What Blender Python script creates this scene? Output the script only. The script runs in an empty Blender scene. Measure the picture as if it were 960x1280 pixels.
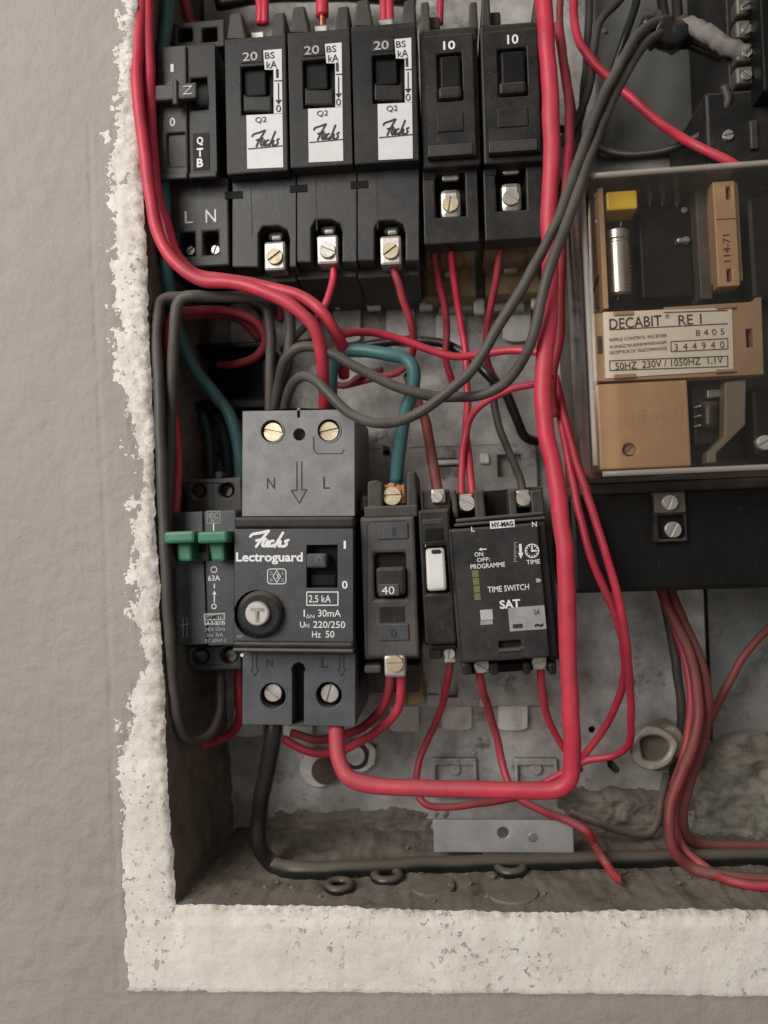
import bpy, bmesh, math, random
from mathutils import Vector, Matrix, noise
random.seed(7)
rad = math.radians
SC = bpy.context.scene
COL = SC.collection
# ------------------------------------------------------------------ camera
FPX = 962.0                     # focal length in photo pixels (photo 960 x 1280)
CAMY = -0.30                    # camera stands 30 cm from the wall face (y = 0)
YAW, PITCH, ROLL = rad(4.8), rad(2.2), rad(1.5)
fwd = Vector((-math.sin(YAW)*math.cos(PITCH), math.cos(YAW)*math.cos(PITCH), math.sin(PITCH)))
r0 = fwd.cross(Vector((0, 0, 1))).normalized()
u0 = r0.cross(fwd)
right = r0*math.cos(ROLL) - u0*math.sin(ROLL)
up = u0*math.cos(ROLL) + r0*math.sin(ROLL)
CAM = Vector((0, CAMY, 0))
cd = bpy.data.cameras.new('camera'); co = bpy.data.objects.new('camera', cd); COL.objects.link(co)
co.matrix_world = Matrix(((right.x, up.x, -fwd.x, CAM.x), (right.y, up.y, -fwd.y, CAM.y),
                          (right.z, up.z, -fwd.z, CAM.z), (0, 0, 0, 1)))
cd.sensor_fit = 'VERTICAL'; cd.sensor_height = 36; cd.lens = 36*FPX/1280
cd.clip_start = 0.01; cd.clip_end = 50
cd.dof.use_dof = True; cd.dof.focus_distance = 0.31; cd.dof.aperture_fstop = 9
SC.camera = co
# ------------------------------------------------------------------ light: dim room, soft window light from the front left
wd = bpy.data.worlds.new('World'); SC.world = wd; wd.use_nodes = True
wd.node_tree.nodes['Background'].inputs[0].default_value = (1.0, 0.93, 0.86, 1)
wd.node_tree.nodes['Background'].inputs[1].default_value = 0.27
def area(name, loc, target, size, power, color):
    l = bpy.data.lights.new(name, 'AREA'); l.shape = 'RECTANGLE'; l.size, l.size_y = size
    l.energy = power; l.color = color
    o = bpy.data.objects.new(name, l); COL.objects.link(o); o.location = loc
    o.rotation_euler = (Vector(target) - Vector(loc)).to_track_quat('-Z', 'Y').to_euler()
    return o
area('window_light', (-0.55, -0.74, 0.40), (-0.08, 0, 0.0), (0.6, 0.6), 11.0, (1.0, 0.97, 0.925))
SC.view_settings.view_transform = 'Standard'; SC.view_settings.look = 'None'
SC.view_settings.exposure = 0.0; SC.view_settings.gamma = 1.0; SC.view_settings.use_curve_mapping = False
SC.render.engine = 'CYCLES'

# ------------------------------------------------------------------ pixel -> world point on the plane y
def W(px, py, y):
    d = fwd + right*((px-480)/FPX) - up*((py-640)/FPX)
    return CAM + d*((y-CAMY)/d.y)
def ppm(y):                      # photo pixels per metre at depth y
    return FPX/(y-CAMY)
MM = 0.001

# ------------------------------------------------------------------ materials
MATS = {}
def nd(t, k, **kw):
    n = t.nodes.new(k)
    for a, b in kw.items():
        if a in n.inputs: n.inputs[a].default_value = b
        else: setattr(n, a, b)
    return n
def ramp(t, src, p0, p1, c0=(0, 0, 0, 1), c1=(1, 1, 1, 1)):
    r = t.nodes.new('ShaderNodeValToRGB'); e = r.color_ramp.elements
    e[0].position, e[1].position = p0, p1; e[0].color, e[1].color = c0, c1
    t.links.new(src, r.inputs[0]); return r.outputs[0]
def mixc(t, f, a, b, mode='MIX'):
    m = t.nodes.new('ShaderNodeMix'); m.data_type = 'RGBA'; m.blend_type = mode
    for s, v in ((m.inputs[0], f), (m.inputs[6], a), (m.inputs[7], b)):
        if hasattr(v, 'links') or hasattr(v, 'is_linked'): t.links.new(v, s)
        else: s.default_value = v if not isinstance(v, tuple) or len(v) == 4 else (*v, 1)
    return m.outputs[2]
def math_(t, op, a, b=None):
    m = t.nodes.new('ShaderNodeMath'); m.operation = op
    for s, v in ((m.inputs[0], a), (m.inputs[1], b)):
        if v is None: continue
        if hasattr(v, 'is_linked'): t.links.new(v, s)
        else: s.default_value = v
    return m.outputs[0]
DUST = (0.20, 0.165, 0.13)
def mat(name, col, rough=0.5, metal=0.0, var=0.25, scale=120, dust=0.25, top=0.6, bump=0.15, bscale=900, dustcol=DUST,
        spec=0.5, spots=0.0, spotcol=(0.05, 0.04, 0.03), aniso=(1, 1, 1)):
    """painted / moulded / metal surface: mottled colour, blotchy dust that also settles on upward faces, fine relief"""
    if name in MATS: return MATS[name]
    m = bpy.data.materials.new(name); m.use_nodes = True; t = m.node_tree
    b = t.nodes['Principled BSDF']
    tc = nd(t, 'ShaderNodeTexCoord'); mp = nd(t, 'ShaderNodeMapping'); mp.inputs['Scale'].default_value = aniso
    ge = nd(t, 'ShaderNodeNewGeometry')
    t.links.new(ge.outputs['Position'], mp.inputs['Vector'])
    n1 = nd(t, 'ShaderNodeTexNoise', Scale=scale, Detail=6.0, Roughness=0.65)
    t.links.new(mp.outputs[0], n1.inputs['Vector'])
    n2 = nd(t, 'ShaderNodeTexNoise', Scale=scale*0.35, Detail=8.0, Roughness=0.7)
    t.links.new(mp.outputs[0], n2.inputs['Vector'])
    lo = tuple(c*(1-var) for c in col); hi = tuple(min(1, c*(1+var)) for c in col)
    c = mixc(t, ramp(t, n1.outputs['Fac'], .3, .7), lo, hi)
    sx = nd(t, 'ShaderNodeSeparateXYZ'); t.links.new(ge.outputs['Normal'], sx.inputs[0])
    upf = ramp(t, sx.outputs['Z'], .15, .8)
    d = math_(t, 'ADD', math_(t, 'MULTIPLY', ramp(t, n2.outputs['Fac'], .42, .72), dust),
              math_(t, 'MULTIPLY', upf, top))
    d = math_(t, 'MINIMUM', d, 0.92)
    c = mixc(t, d, c, dustcol)
    if spots > 0:
        n4 = nd(t, 'ShaderNodeTexNoise', Scale=scale*0.9, Detail=5.0, Roughness=0.75)
        t.links.new(ge.outputs['Position'], n4.inputs['Vector'])
        c = mixc(t, math_(t, 'MULTIPLY', ramp(t, n4.outputs['Fac'], .56, .66), spots), c, spotcol)
    if dust > 0:
        n5 = nd(t, 'ShaderNodeTexNoise', Scale=650.0, Detail=2.0, Roughness=.5); t.links.new(ge.outputs['Position'], n5.inputs['Vector'])
        c = mixc(t, math_(t, 'MULTIPLY', ramp(t, n5.outputs['Fac'], .69, .75), min(.3, .08+dust)), c, (.20, .17, .14))
    t.links.new(c, b.inputs['Base Color'])
    rr = math_(t, 'ADD', math_(t, 'ADD', math_(t, 'MULTIPLY', d, 0.35), math_(t, 'MULTIPLY', math_(t, 'SUBTRACT', n2.outputs['Fac'], .5), .35)), rough); t.links.new(math_(t, 'MINIMUM', rr, 1.0), b.inputs['Roughness'])
    if metal:
        t.links.new(math_(t, 'MULTIPLY', math_(t, 'SUBTRACT', 1.0, d), metal), b.inputs['Metallic'])
    b.inputs['Specular IOR Level'].default_value = spec
    if bump:
        n3 = nd(t, 'ShaderNodeTexNoise', Scale=bscale, Detail=3.0)
        t.links.new(ge.outputs['Position'], n3.inputs['Vector'])
        bp = nd(t, 'ShaderNodeBump', Strength=bump, Distance=0.0004)
        t.links.new(n3.outputs['Fac'], bp.inputs['Height']); t.links.new(bp.outputs[0], b.inputs['Normal'])
    MATS[name] = m; return m
BLK = mat('black_bakelite', (.0105, .0103, .0108), .42, dust=.10, top=.45, spec=.32)
BLK2 = mat('worn_black_bakelite', (.0095, .0088, .0085), .48, dust=.12, top=.5, scale=180, spec=.32)
DRK = mat('deep_black_plastic', (.004, .0038, .0036), .5, dust=.02, top=.12, spec=.2)
GRY = mat('slate_grey_plastic', (.042, .044, .050), .45, dust=.06, top=.35)
GRYD = mat('dusty_dark_grey_plastic', (.027, .026, .0265), .45, spec=.4, dust=.14, top=.75)
LGRY = mat('mid_grey_plastic', (.185, .185, .190), .5, dust=.12, top=.4)
LGRY2 = mat('lower_grey_plastic', (.068, .071, .079), .45, dust=.08, top=.4)
BRN = mat('brown_bakelite', (.026, .021, .017), .55, dust=.28, top=.55)
OCH = mat('dark_blotched_ochre_plastic', (.30, .22, .12), .6, dust=.2, var=.5, scale=60, spots=.6, spotcol=(.02, .014, .01))  # ochre with random dark blotches
WHITE = mat('white_label', (.62, .62, .62), .5, var=.05, dust=.08, top=.1, bump=.03)
PRINT = mat('white_print', (.72, .72, .72), .6, var=.05, dust=.05, top=0, bump=0)
PRINTG = mat('grey_print', (.36, .36, .36), .6, var=.1, dust=.05, top=0, bump=0)
INK = mat('black_ink', (.012, .012, .012), .6, var=.1, dust=0, top=0, bump=0)
INKG = mat('engraved_dark', (.022, .022, .024), .6, var=.1, dust=0, top=0, bump=0)
BINK = mat('brown_ink', (.055, .043, .036), .6, var=.1, dust=0, top=0, bump=0)
GRN = mat('green_lever_plastic', (.028, .165, .088), .35, var=.12, dust=.15, top=.3, dustcol=(.16, .26, .2))
BRASS = mat('brass', (.50, .43, .30), .5, metal=1, dust=.2, top=.2, bump=.08)
STEEL = mat('plated_steel', (.56, .53, .49), .42, metal=1, dust=.22, top=.25, bump=.08)
DSTEEL = mat('dull_steel', (.42, .40, .37), .45, metal=.9, dust=.35, top=.35, bump=.1)
COPPER = mat('copper', (.55, .25, .13), .35, metal=1, dust=.2, top=.2)
GALV = mat('galvanised_sheet', (.50, .49, .475), .40, metal=.4, dust=.85, top=.5, var=.5, scale=46, spots=.75,  # wide mottling paints shine patches into the colour; dark spots are stains
           spotcol=(.075, .058, .045), dustcol=(.19, .155, .125), bump=.25, bscale=260)
GALVB = mat('galvanised_bluish_sheet', (.22, .225, .215), .5, metal=.3, dust=.3, top=.5, var=.3, scale=55, spots=.5, spotcol=(.05, .05, .045))
TAB = mat('bright_zinc_tab', (.74, .72, .69), .36, metal=.15, dust=.25, top=.3, scale=150)
TAN = mat('tan_plastic', (.50, .295, .15), .5, var=.08, dust=.08, top=.15)
TAN2 = mat('tan_frame_plastic', (.42, .265, .15), .5, var=.1, dust=.12, top=.2)
CREAM = mat('cream_plastic', (.24, .19, .12), .5, var=.1, dust=.15)
YEL = mat('yellow_film_capacitor', (.66, .42, .03), .4, var=.06, dust=.05, top=.1)
PAPER = mat('cream_rating_label', (.80, .71, .59), .6, var=.04, dust=.06, top=.1, bump=.02)
ALU = mat('aluminium_can', (.72, .68, .62), .32, metal=1, var=.06, dust=.08, top=.2, bump=.03)
PCB = mat('dark_circuit_board', (.010, .009, .007), .5, dust=.06)
SMOKE = mat('dusty_grey_base', (.060, .048, .039), .6, dust=.4, top=.6)
WHT = mat('white_toggle_plastic', (.66, .65, .63), .35, var=.04, dust=.1, top=.15)
LIME = mat('faded_lime_marks', (.13, .14, .035), .6, var=.2, dust=.2)
STICK = mat('grey_worn_sticker', (.30, .30, .30), .55, var=.15, dust=.25, scale=260)
RED = mat('red_pvc', (.50, .026, .056), .47, var=.24, dust=.26, top=.34, scale=48, spots=.22, spotcol=(.16, .03, .035), dustcol=(.36, .12, .12), bump=.1, bscale=500)
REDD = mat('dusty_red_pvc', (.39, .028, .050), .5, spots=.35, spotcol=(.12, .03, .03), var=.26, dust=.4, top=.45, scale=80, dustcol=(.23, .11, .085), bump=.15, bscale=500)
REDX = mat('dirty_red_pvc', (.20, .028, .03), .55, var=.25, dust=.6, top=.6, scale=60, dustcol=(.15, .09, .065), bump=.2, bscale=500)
GRC = mat('dusty_grey_pvc', (.050, .042, .038), .55, spots=.4, var=.2, dust=.3, top=.4, scale=80, bump=.2, bscale=500, dustcol=(.19, .16, .13))
GRD = mat('dark_grey_pvc', (.042, .035, .031), .5, var=.25, dust=.4, top=.4, scale=80, bump=.2, bscale=500, dustcol=(.11, .09, .075))
BKC = mat('black_pvc', (.011, .011, .011), .30, var=.2, dust=.04, top=.8, scale=60, bump=.1, bscale=400, dustcol=(.135, .108, .084))
TEAL = mat('teal_pvc', (.038, .125, .135), .45, var=.15, dust=.25, top=.35, scale=80, bump=.15, bscale=500, dustcol=(.13, .16, .15))
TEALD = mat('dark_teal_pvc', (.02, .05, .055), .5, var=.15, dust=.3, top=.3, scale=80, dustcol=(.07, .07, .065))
TAPE = mat('grey_cloth_tape', (.17, .16, .15), .8, var=.3, dust=.35, scale=200, bump=.6, bscale=700)
FIBRE = mat('grimy_cast_fitting', (.085, .068, .048), .75, var=.55, dust=.6, scale=70, bump=.9, bscale=220, spots=.7)
HOLE = mat('hole_dark', (.004, .0035, .003), .9, dust=0, top=0, bump=0)

def glass_mat():
    m = bpy.data.materials.new('clear_dusty_cover'); m.use_nodes = True; t = m.node_tree
    t.nodes.remove(t.nodes['Principled BSDF']); out = t.nodes['Material Output']
    tr = nd(t, 'ShaderNodeBsdfTransparent', Color=(.985, .975, .96, 1)); gl = nd(t, 'ShaderNodeBsdfGlossy', Roughness=.16, Color=(.9, .86, .8, 1))
    df = nd(t, 'ShaderNodeBsdfDiffuse', Color=(.38, .345, .31, 1))
    lw = nd(t, 'ShaderNodeFresnel', IOR=1.45)
    ge = nd(t, 'ShaderNodeNewGeometry')
    n = nd(t, 'ShaderNodeTexNoise', Scale=60.0, Detail=8.0, Roughness=.75); t.links.new(ge.outputs['Position'], n.inputs['Vector'])
    m1 = t.nodes.new('ShaderNodeMixShader'); m2 = t.nodes.new('ShaderNodeMixShader')
    t.links.new(lw.outputs[0], m1.inputs[0]); t.links.new(tr.outputs[0], m1.inputs[1]); t.links.new(gl.outputs[0], m1.inputs[2])
    fa = nd(t, 'ShaderNodeLayerWeight', Blend=.5)
    f = math_(t, 'ADD', math_(t, 'MULTIPLY', ramp(t, n.outputs['Fac'], .4, .75), .025), math_(t, 'ADD', .006, math_(t, 'MULTIPLY', math_(t, 'POWER', fa.outputs['Facing'], 2.6), .5)))
    t.links.new(f, m2.inputs[0]); t.links.new(m1.outputs[0], m2.inputs[1]); t.links.new(df.outputs[0], m2.inputs[2])
    t.links.new(m2.outputs[0], out.inputs['Surface'])
    return m
GLASS = glass_mat()

def wall_mat():
    m = bpy.data.materials.new('taupe_paint_over_plaster'); m.use_nodes = True; t = m.node_tree
    b = t.nodes['Principled BSDF']; ge = nd(t, 'ShaderNodeNewGeometry')
    P = ge.outputs['Position']
    at = t.nodes.new('ShaderNodeAttribute'); at.attribute_name = 'sd'
    am = t.nodes.new('ShaderNodeAttribute'); am.attribute_name = 'rag'
    def N(s, d=8.0, r=.65):
        n = nd(t, 'ShaderNodeTexNoise', Scale=s, Detail=d, Roughness=r); t.links.new(P, n.inputs['Vector']); return n.outputs['Fac']
    def V(sc):
        wp = nd(t, 'ShaderNodeTexNoise', Scale=sc*1.6, Detail=3.0); t.links.new(P, wp.inputs['Vector'])
        mv = t.nodes.new('ShaderNodeMix'); mv.data_type = 'RGBA'; mv.blend_type = 'LINEAR_LIGHT'; mv.inputs[0].default_value = .35/sc
        t.links.new(P, mv.inputs[6]); t.links.new(wp.outputs['Color'], mv.inputs[7])
        v = nd(t, 'ShaderNodeTexVoronoi', Scale=sc); t.links.new(mv.outputs[2], v.inputs['Vector'])
        sp = t.nodes.new('ShaderNodeSeparateColor'); t.links.new(v.outputs['Color'], sp.inputs[0]); return sp.outputs[0]
    nz = math_(t, 'ADD', math_(t, 'MULTIPLY', math_(t, 'SUBTRACT', V(190), .5), .38), math_(t, 'SUBTRACT', N(95, 5.0, .6), .5))
    nf = math_(t, 'ADD', math_(t, 'MULTIPLY', math_(t, 'SUBTRACT', V(520), .5), .22), math_(t, 'MULTIPLY', math_(t, 'SUBTRACT', N(420, 4.0, .6), .5), .45))
    s = math_(t, 'ADD', at.outputs['Fac'], math_(t, 'MULTIPLY', math_(t, 'ADD', math_(t, 'MULTIPLY', nz, 1.0), math_(t, 'MULTIPLY', nf, .9)), am.outputs['Fac']))
    mask = ramp(t, math_(t, 'ADD', math_(t, 'MULTIPLY', s, 2200.0), .5), .3, .7)
    # paint: taupe with faint roller stipple
    paint = mixc(t, ramp(t, N(9, 5.0), .3, .7), (.298, .262, .240), (.350, .309, .284))
    paint = mixc(t, math_(t, 'MULTIPLY', ramp(t, N(140, 4.0), .60, .75), .35), paint, (.24, .212, .19))
    mpx = nd(t, 'ShaderNodeMapping'); mpx.inputs['Scale'].default_value = (150, 1, 48); t.links.new(P, mpx.inputs['Vector'])
    stk = nd(t, 'ShaderNodeTexNoise', Scale=1.0, Detail=5.0, Roughness=.6); t.links.new(mpx.outputs[0], stk.inputs['Vector']); stk = stk.outputs['Fac']
    mpt = nd(t, 'ShaderNodeMapping'); mpt.inputs['Scale'].default_value = (22, 1, 170); mpt.inputs['Rotation'].default_value = (0, .12, 0); t.links.new(P, mpt.inputs['Vector'])
    trw = nd(t, 'ShaderNodeTexNoise', Scale=1.0, Detail=6.0, Roughness=.65); t.links.new(mpt.outputs[0], trw.inputs['Vector']); trw = trw.outputs['Fac']
    paint = mixc(t, math_(t, 'MULTIPLY', ramp(t, stk, .62, .72), .30), paint, (.20, .175, .16))
    paint = mixc(t, math_(t, 'MULTIPLY', ramp(t, N(22, 7.0, .7), .50, .72), .22), paint, (.27, .225, .19))
    pl = mixc(t, ramp(t, N(60), .3, .7), (.62, .565, .51), (.78, .735, .68))
    pit = math_(t, 'MULTIPLY', ramp(t, N(340, 5.0, .62), .60, .645), ramp(t, N(28, 3.0), .40, .60))
    pl = mixc(t, math_(t, 'MULTIPLY', pit, .6), pl, (.25, .205, .165))
    grit = ramp(t, N(520, 5.0, .7), .60, .68)
    pl = mixc(t, math_(t, 'MULTIPLY', grit, .16), pl, (.30, .25, .21))
    pl = mixc(t, math_(t, 'MULTIPLY', ramp(t, trw, .52, .74), .22), pl, (.42, .36, .30))
    edge = t.nodes.new('ShaderNodeAttribute'); edge.attribute_name = 'grime'
    pl = mixc(t, math_(t, 'MULTIPLY', math_(t, 'MULTIPLY', ramp(t, N(230, 6.0, .7), .40, .62), edge.outputs['Fac']), .85), pl, (.25, .205, .165))
    t.links.new(mixc(t, mask, paint, pl), b.inputs['Base Color'])
    b.inputs['Roughness'].default_value = .75; b.inputs['Specular IOR Level'].default_value = .25
    h = math_(t, 'ADD', math_(t, 'MULTIPLY', math_(t, 'SUBTRACT', 1.0, mask), 1.9),
              math_(t, 'ADD', math_(t, 'SUBTRACT', math_(t, 'MULTIPLY', math_(t, 'MULTIPLY', N(125, 4.0, .5), math_(t, 'SUBTRACT', 1.0, math_(t, 'MULTIPLY', mask, .55))), 3.4), math_(t, 'MULTIPLY', math_(t, 'MULTIPLY', pit, mask), 1.3)), math_(t, 'MULTIPLY', math_(t, 'MULTIPLY', N(600, 4.0), mask), .45)))
    h = math_(t, 'ADD', h, math_(t, 'ADD', math_(t, 'MULTIPLY', stk, 1.1), math_(t, 'ADD', math_(t, 'MULTIPLY', N(800, 2.0), .35), math_(t, 'MULTIPLY', math_(t, 'MULTIPLY', trw, mask), .5))))
    bp = nd(t, 'ShaderNodeBump', Strength=.75, Distance=.0005); t.links.new(h, bp.inputs['Height']); t.links.new(bp.outputs[0], b.inputs['Normal'])
    return m
WALL = wall_mat()
DIRT = mat('caked_brown_dirt', (.165, .142, .117), .95, var=.35, dust=.5, top=.3, scale=70, bump=.7, bscale=450, dustcol=(.205, .178, .146), spots=.5, spotcol=(.06, .047, .036), spec=.1)
REV = mat('grimy_concrete_reveal', (.165, .138, .114), .9, var=.4, dust=.4, top=.3, scale=60, bump=.6, bscale=350, dustcol=(.09, .07, .052), spec=.15)

# ------------------------------------------------------------------ mesh helpers
def link(name, bm, m, parent=None, bevel=0, smooth=None, seg=2, recalc=True):
    if recalc: bmesh.ops.recalc_face_normals(bm, faces=bm.faces[:])
    me = bpy.data.meshes.new(name); bm.to_mesh(me); bm.free()
    o = bpy.data.objects.new(name, me); COL.objects.link(o); me.materials.append(m)
    if parent: o.parent = parent
    if bevel:
        md = o.modifiers.new('Bevel', 'BEVEL'); md.width = bevel; md.segments = seg; md.limit_method = 'ANGLE'; md.angle_limit = rad(40)
    if smooth:
        for p in me.polygons: p.use_smooth = True
        if smooth != True:
            es = [e for e in me.edges]; 
            me.set_sharp_from_angle(angle=rad(smooth))
    return o
def tag(o, label, cat, group=None):
    o['label'] = label; o['category'] = cat
    if group: o['group'] = group
    return o
def bx(bm, x0, x1, y0, y1, z0, z1):
    v = [bm.verts.new((x, y, z)) for x in (x0, x1) for y in (y0, y1) for z in (z0, z1)]
    for f in ((0, 1, 3, 2), (4, 6, 7, 5), (0, 4, 5, 1), (2, 3, 7, 6), (0, 2, 6, 4), (1, 5, 7, 3)): bm.faces.new([v[i] for i in f])
def extr(bm, loop, y0, y1):
    """prism of an (x, z) outline between y0 and y1"""
    a = [bm.verts.new((x, y0, z)) for x, z in loop]; b = [bm.verts.new((x, y1, z)) for x, z in loop]
    n = len(loop); bm.faces.new(a); bm.faces.new(b[::-1])
    for i in range(n): bm.faces.new((a[i], a[(i+1) % n], b[(i+1) % n], b[i]))
def plate_bm(outer, holes, y0, y1):
    bm = bmesh.new(); es = []
    loops = []
    for lp in [outer]+holes:
        vs = [bm.verts.new((x, y0, z)) for x, z in lp]; loops.append(vs)
        es += [bm.edges.new((vs[i], vs[(i+1) % len(vs)])) for i in range(len(vs))]
    bmesh.ops.triangle_fill(bm, use_beauty=True, use_dissolve=False, edges=es)
    r = bmesh.ops.extrude_face_region(bm, geom=bm.faces[:])
    for v in [g for g in r['geom'] if isinstance(g, bmesh.types.BMVert)]: v.co.y = y1
    return bm
def circ(cx, cz, r, n=24, a0=0, a1=2*math.pi):
    return [(cx+r*math.cos(a0+(a1-a0)*i/n), cz+r*math.sin(a0+(a1-a0)*i/n)) for i in range(n)]
def stroke_bm(bm, pts, w, y, smooth=4, th=0.00012):
    """flat printed line of width w along (x, z) points on the plane y"""
    P = [Vector((p[0], 0, p[1])) for p in pts]
    if smooth and len(P) > 2: P = crom(P, smooth)
    global SEGN
    def up_():
        global SEGN
        SEGN = (SEGN+1) % 60; return y - SEGN*1.5e-6
    def round_(c):
        yy = up_(); bm.faces.new([bm.verts.new((c.x+w/2*math.cos(a), yy, c.z+w/2*math.sin(a))) for a in [math.pi*k/4 for k in range(8)]])
    for i in range(len(P)-1):
        t = P[i+1]-P[i]
        if t.length < 1e-9: continue
        t.normalize(); q = Vector((-t.z, 0, t.x))*(w/2); yy = up_()
        bm.faces.new([bm.verts.new((v.x, yy, v.z)) for v in (P[i]+q, P[i+1]+q, P[i+1]-q, P[i]-q)]); round_(P[i])
    round_(P[-1])
SEGN = 0
def crom(P, k):
    out = []
    n = len(P)
    for i in range(n-1):
        p0 = P[i-1] if i else P[0]*2-P[1]; p1 = P[i]; p2 = P[i+1]; p3 = P[i+2] if i+2 < n else P[-1]*2-P[-2]
        # centripetal form keeps tight bends from overshooting
        t0 = 0; t1 = t0+max((p1-p0).length, 1e-7)**.5; t2 = t1+max((p2-p1).length, 1e-7)**.5; t3 = t2+max((p3-p2).length, 1e-7)**.5
        for j in range(k):
            t = t1+(t2-t1)*j/k
            a1 = p0*((t1-t)/(t1-t0))+p1*((t-t0)/(t1-t0)); a2 = p1*((t2-t)/(t2-t1))+p2*((t-t1)/(t2-t1)); a3 = p2*((t3-t)/(t3-t2))+p3*((t-t2)/(t3-t2))
            b1 = a1*((t2-t)/(t2-t0))+a2*((t-t0)/(t2-t0)); b2 = a2*((t3-t)/(t3-t1))+a3*((t-t1)/(t3-t1))
            out.append(b1*((t2-t)/(t2-t1))+b2*((t-t1)/(t2-t1)))
    out.append(P[-1].copy()); return out
def tube_bm(P, r, sides=14, bm=None, wob=.06):
    bm = bm or bmesh.new()
    n = len(P); t = (P[1]-P[0]).normalized(); nrm = t.orthogonal().normalized(); rings = []
    ph = random.random()*50
    for i in range(n):
        t2 = (P[min(i+1, n-1)]-P[max(i-1, 0)]).normalized()
        q = t.rotation_difference(t2); nrm = q @ nrm; t = t2; bn = t.cross(nrm)
        rr = (r[i] if isinstance(r, list) else r)*(1+wob*noise.noise(P[i]*90+Vector((ph, 0, 0))))
        rings.append([bm.verts.new(P[i]+(nrm*math.cos(a)+bn*math.sin(a))*rr) for a in [2*math.pi*k/sides for k in range(sides)]])
    for i in range(n-1):
        for k in range(sides): bm.faces.new((rings[i][k], rings[i][(k+1) % sides], rings[i+1][(k+1) % sides], rings[i+1][k]))
    bm.faces.new(rings[0][::-1]); bm.faces.new(rings[-1])
    return bm
def fontmesh(s, off=0.0, spacing=1.0):
    c = bpy.data.curves.new('t', 'FONT'); c.body = s; c.offset = off; c.resolution_u = 3; c.space_character = spacing
    o = bpy.data.objects.new('t', c); COL.objects.link(o)
    bpy.context.view_layer.update()
    me = bpy.data.meshes.new_from_object(o.evaluated_get(bpy.context.evaluated_depsgraph_get()))
    bpy.data.objects.remove(o); bpy.data.curves.remove(c); return me

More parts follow.
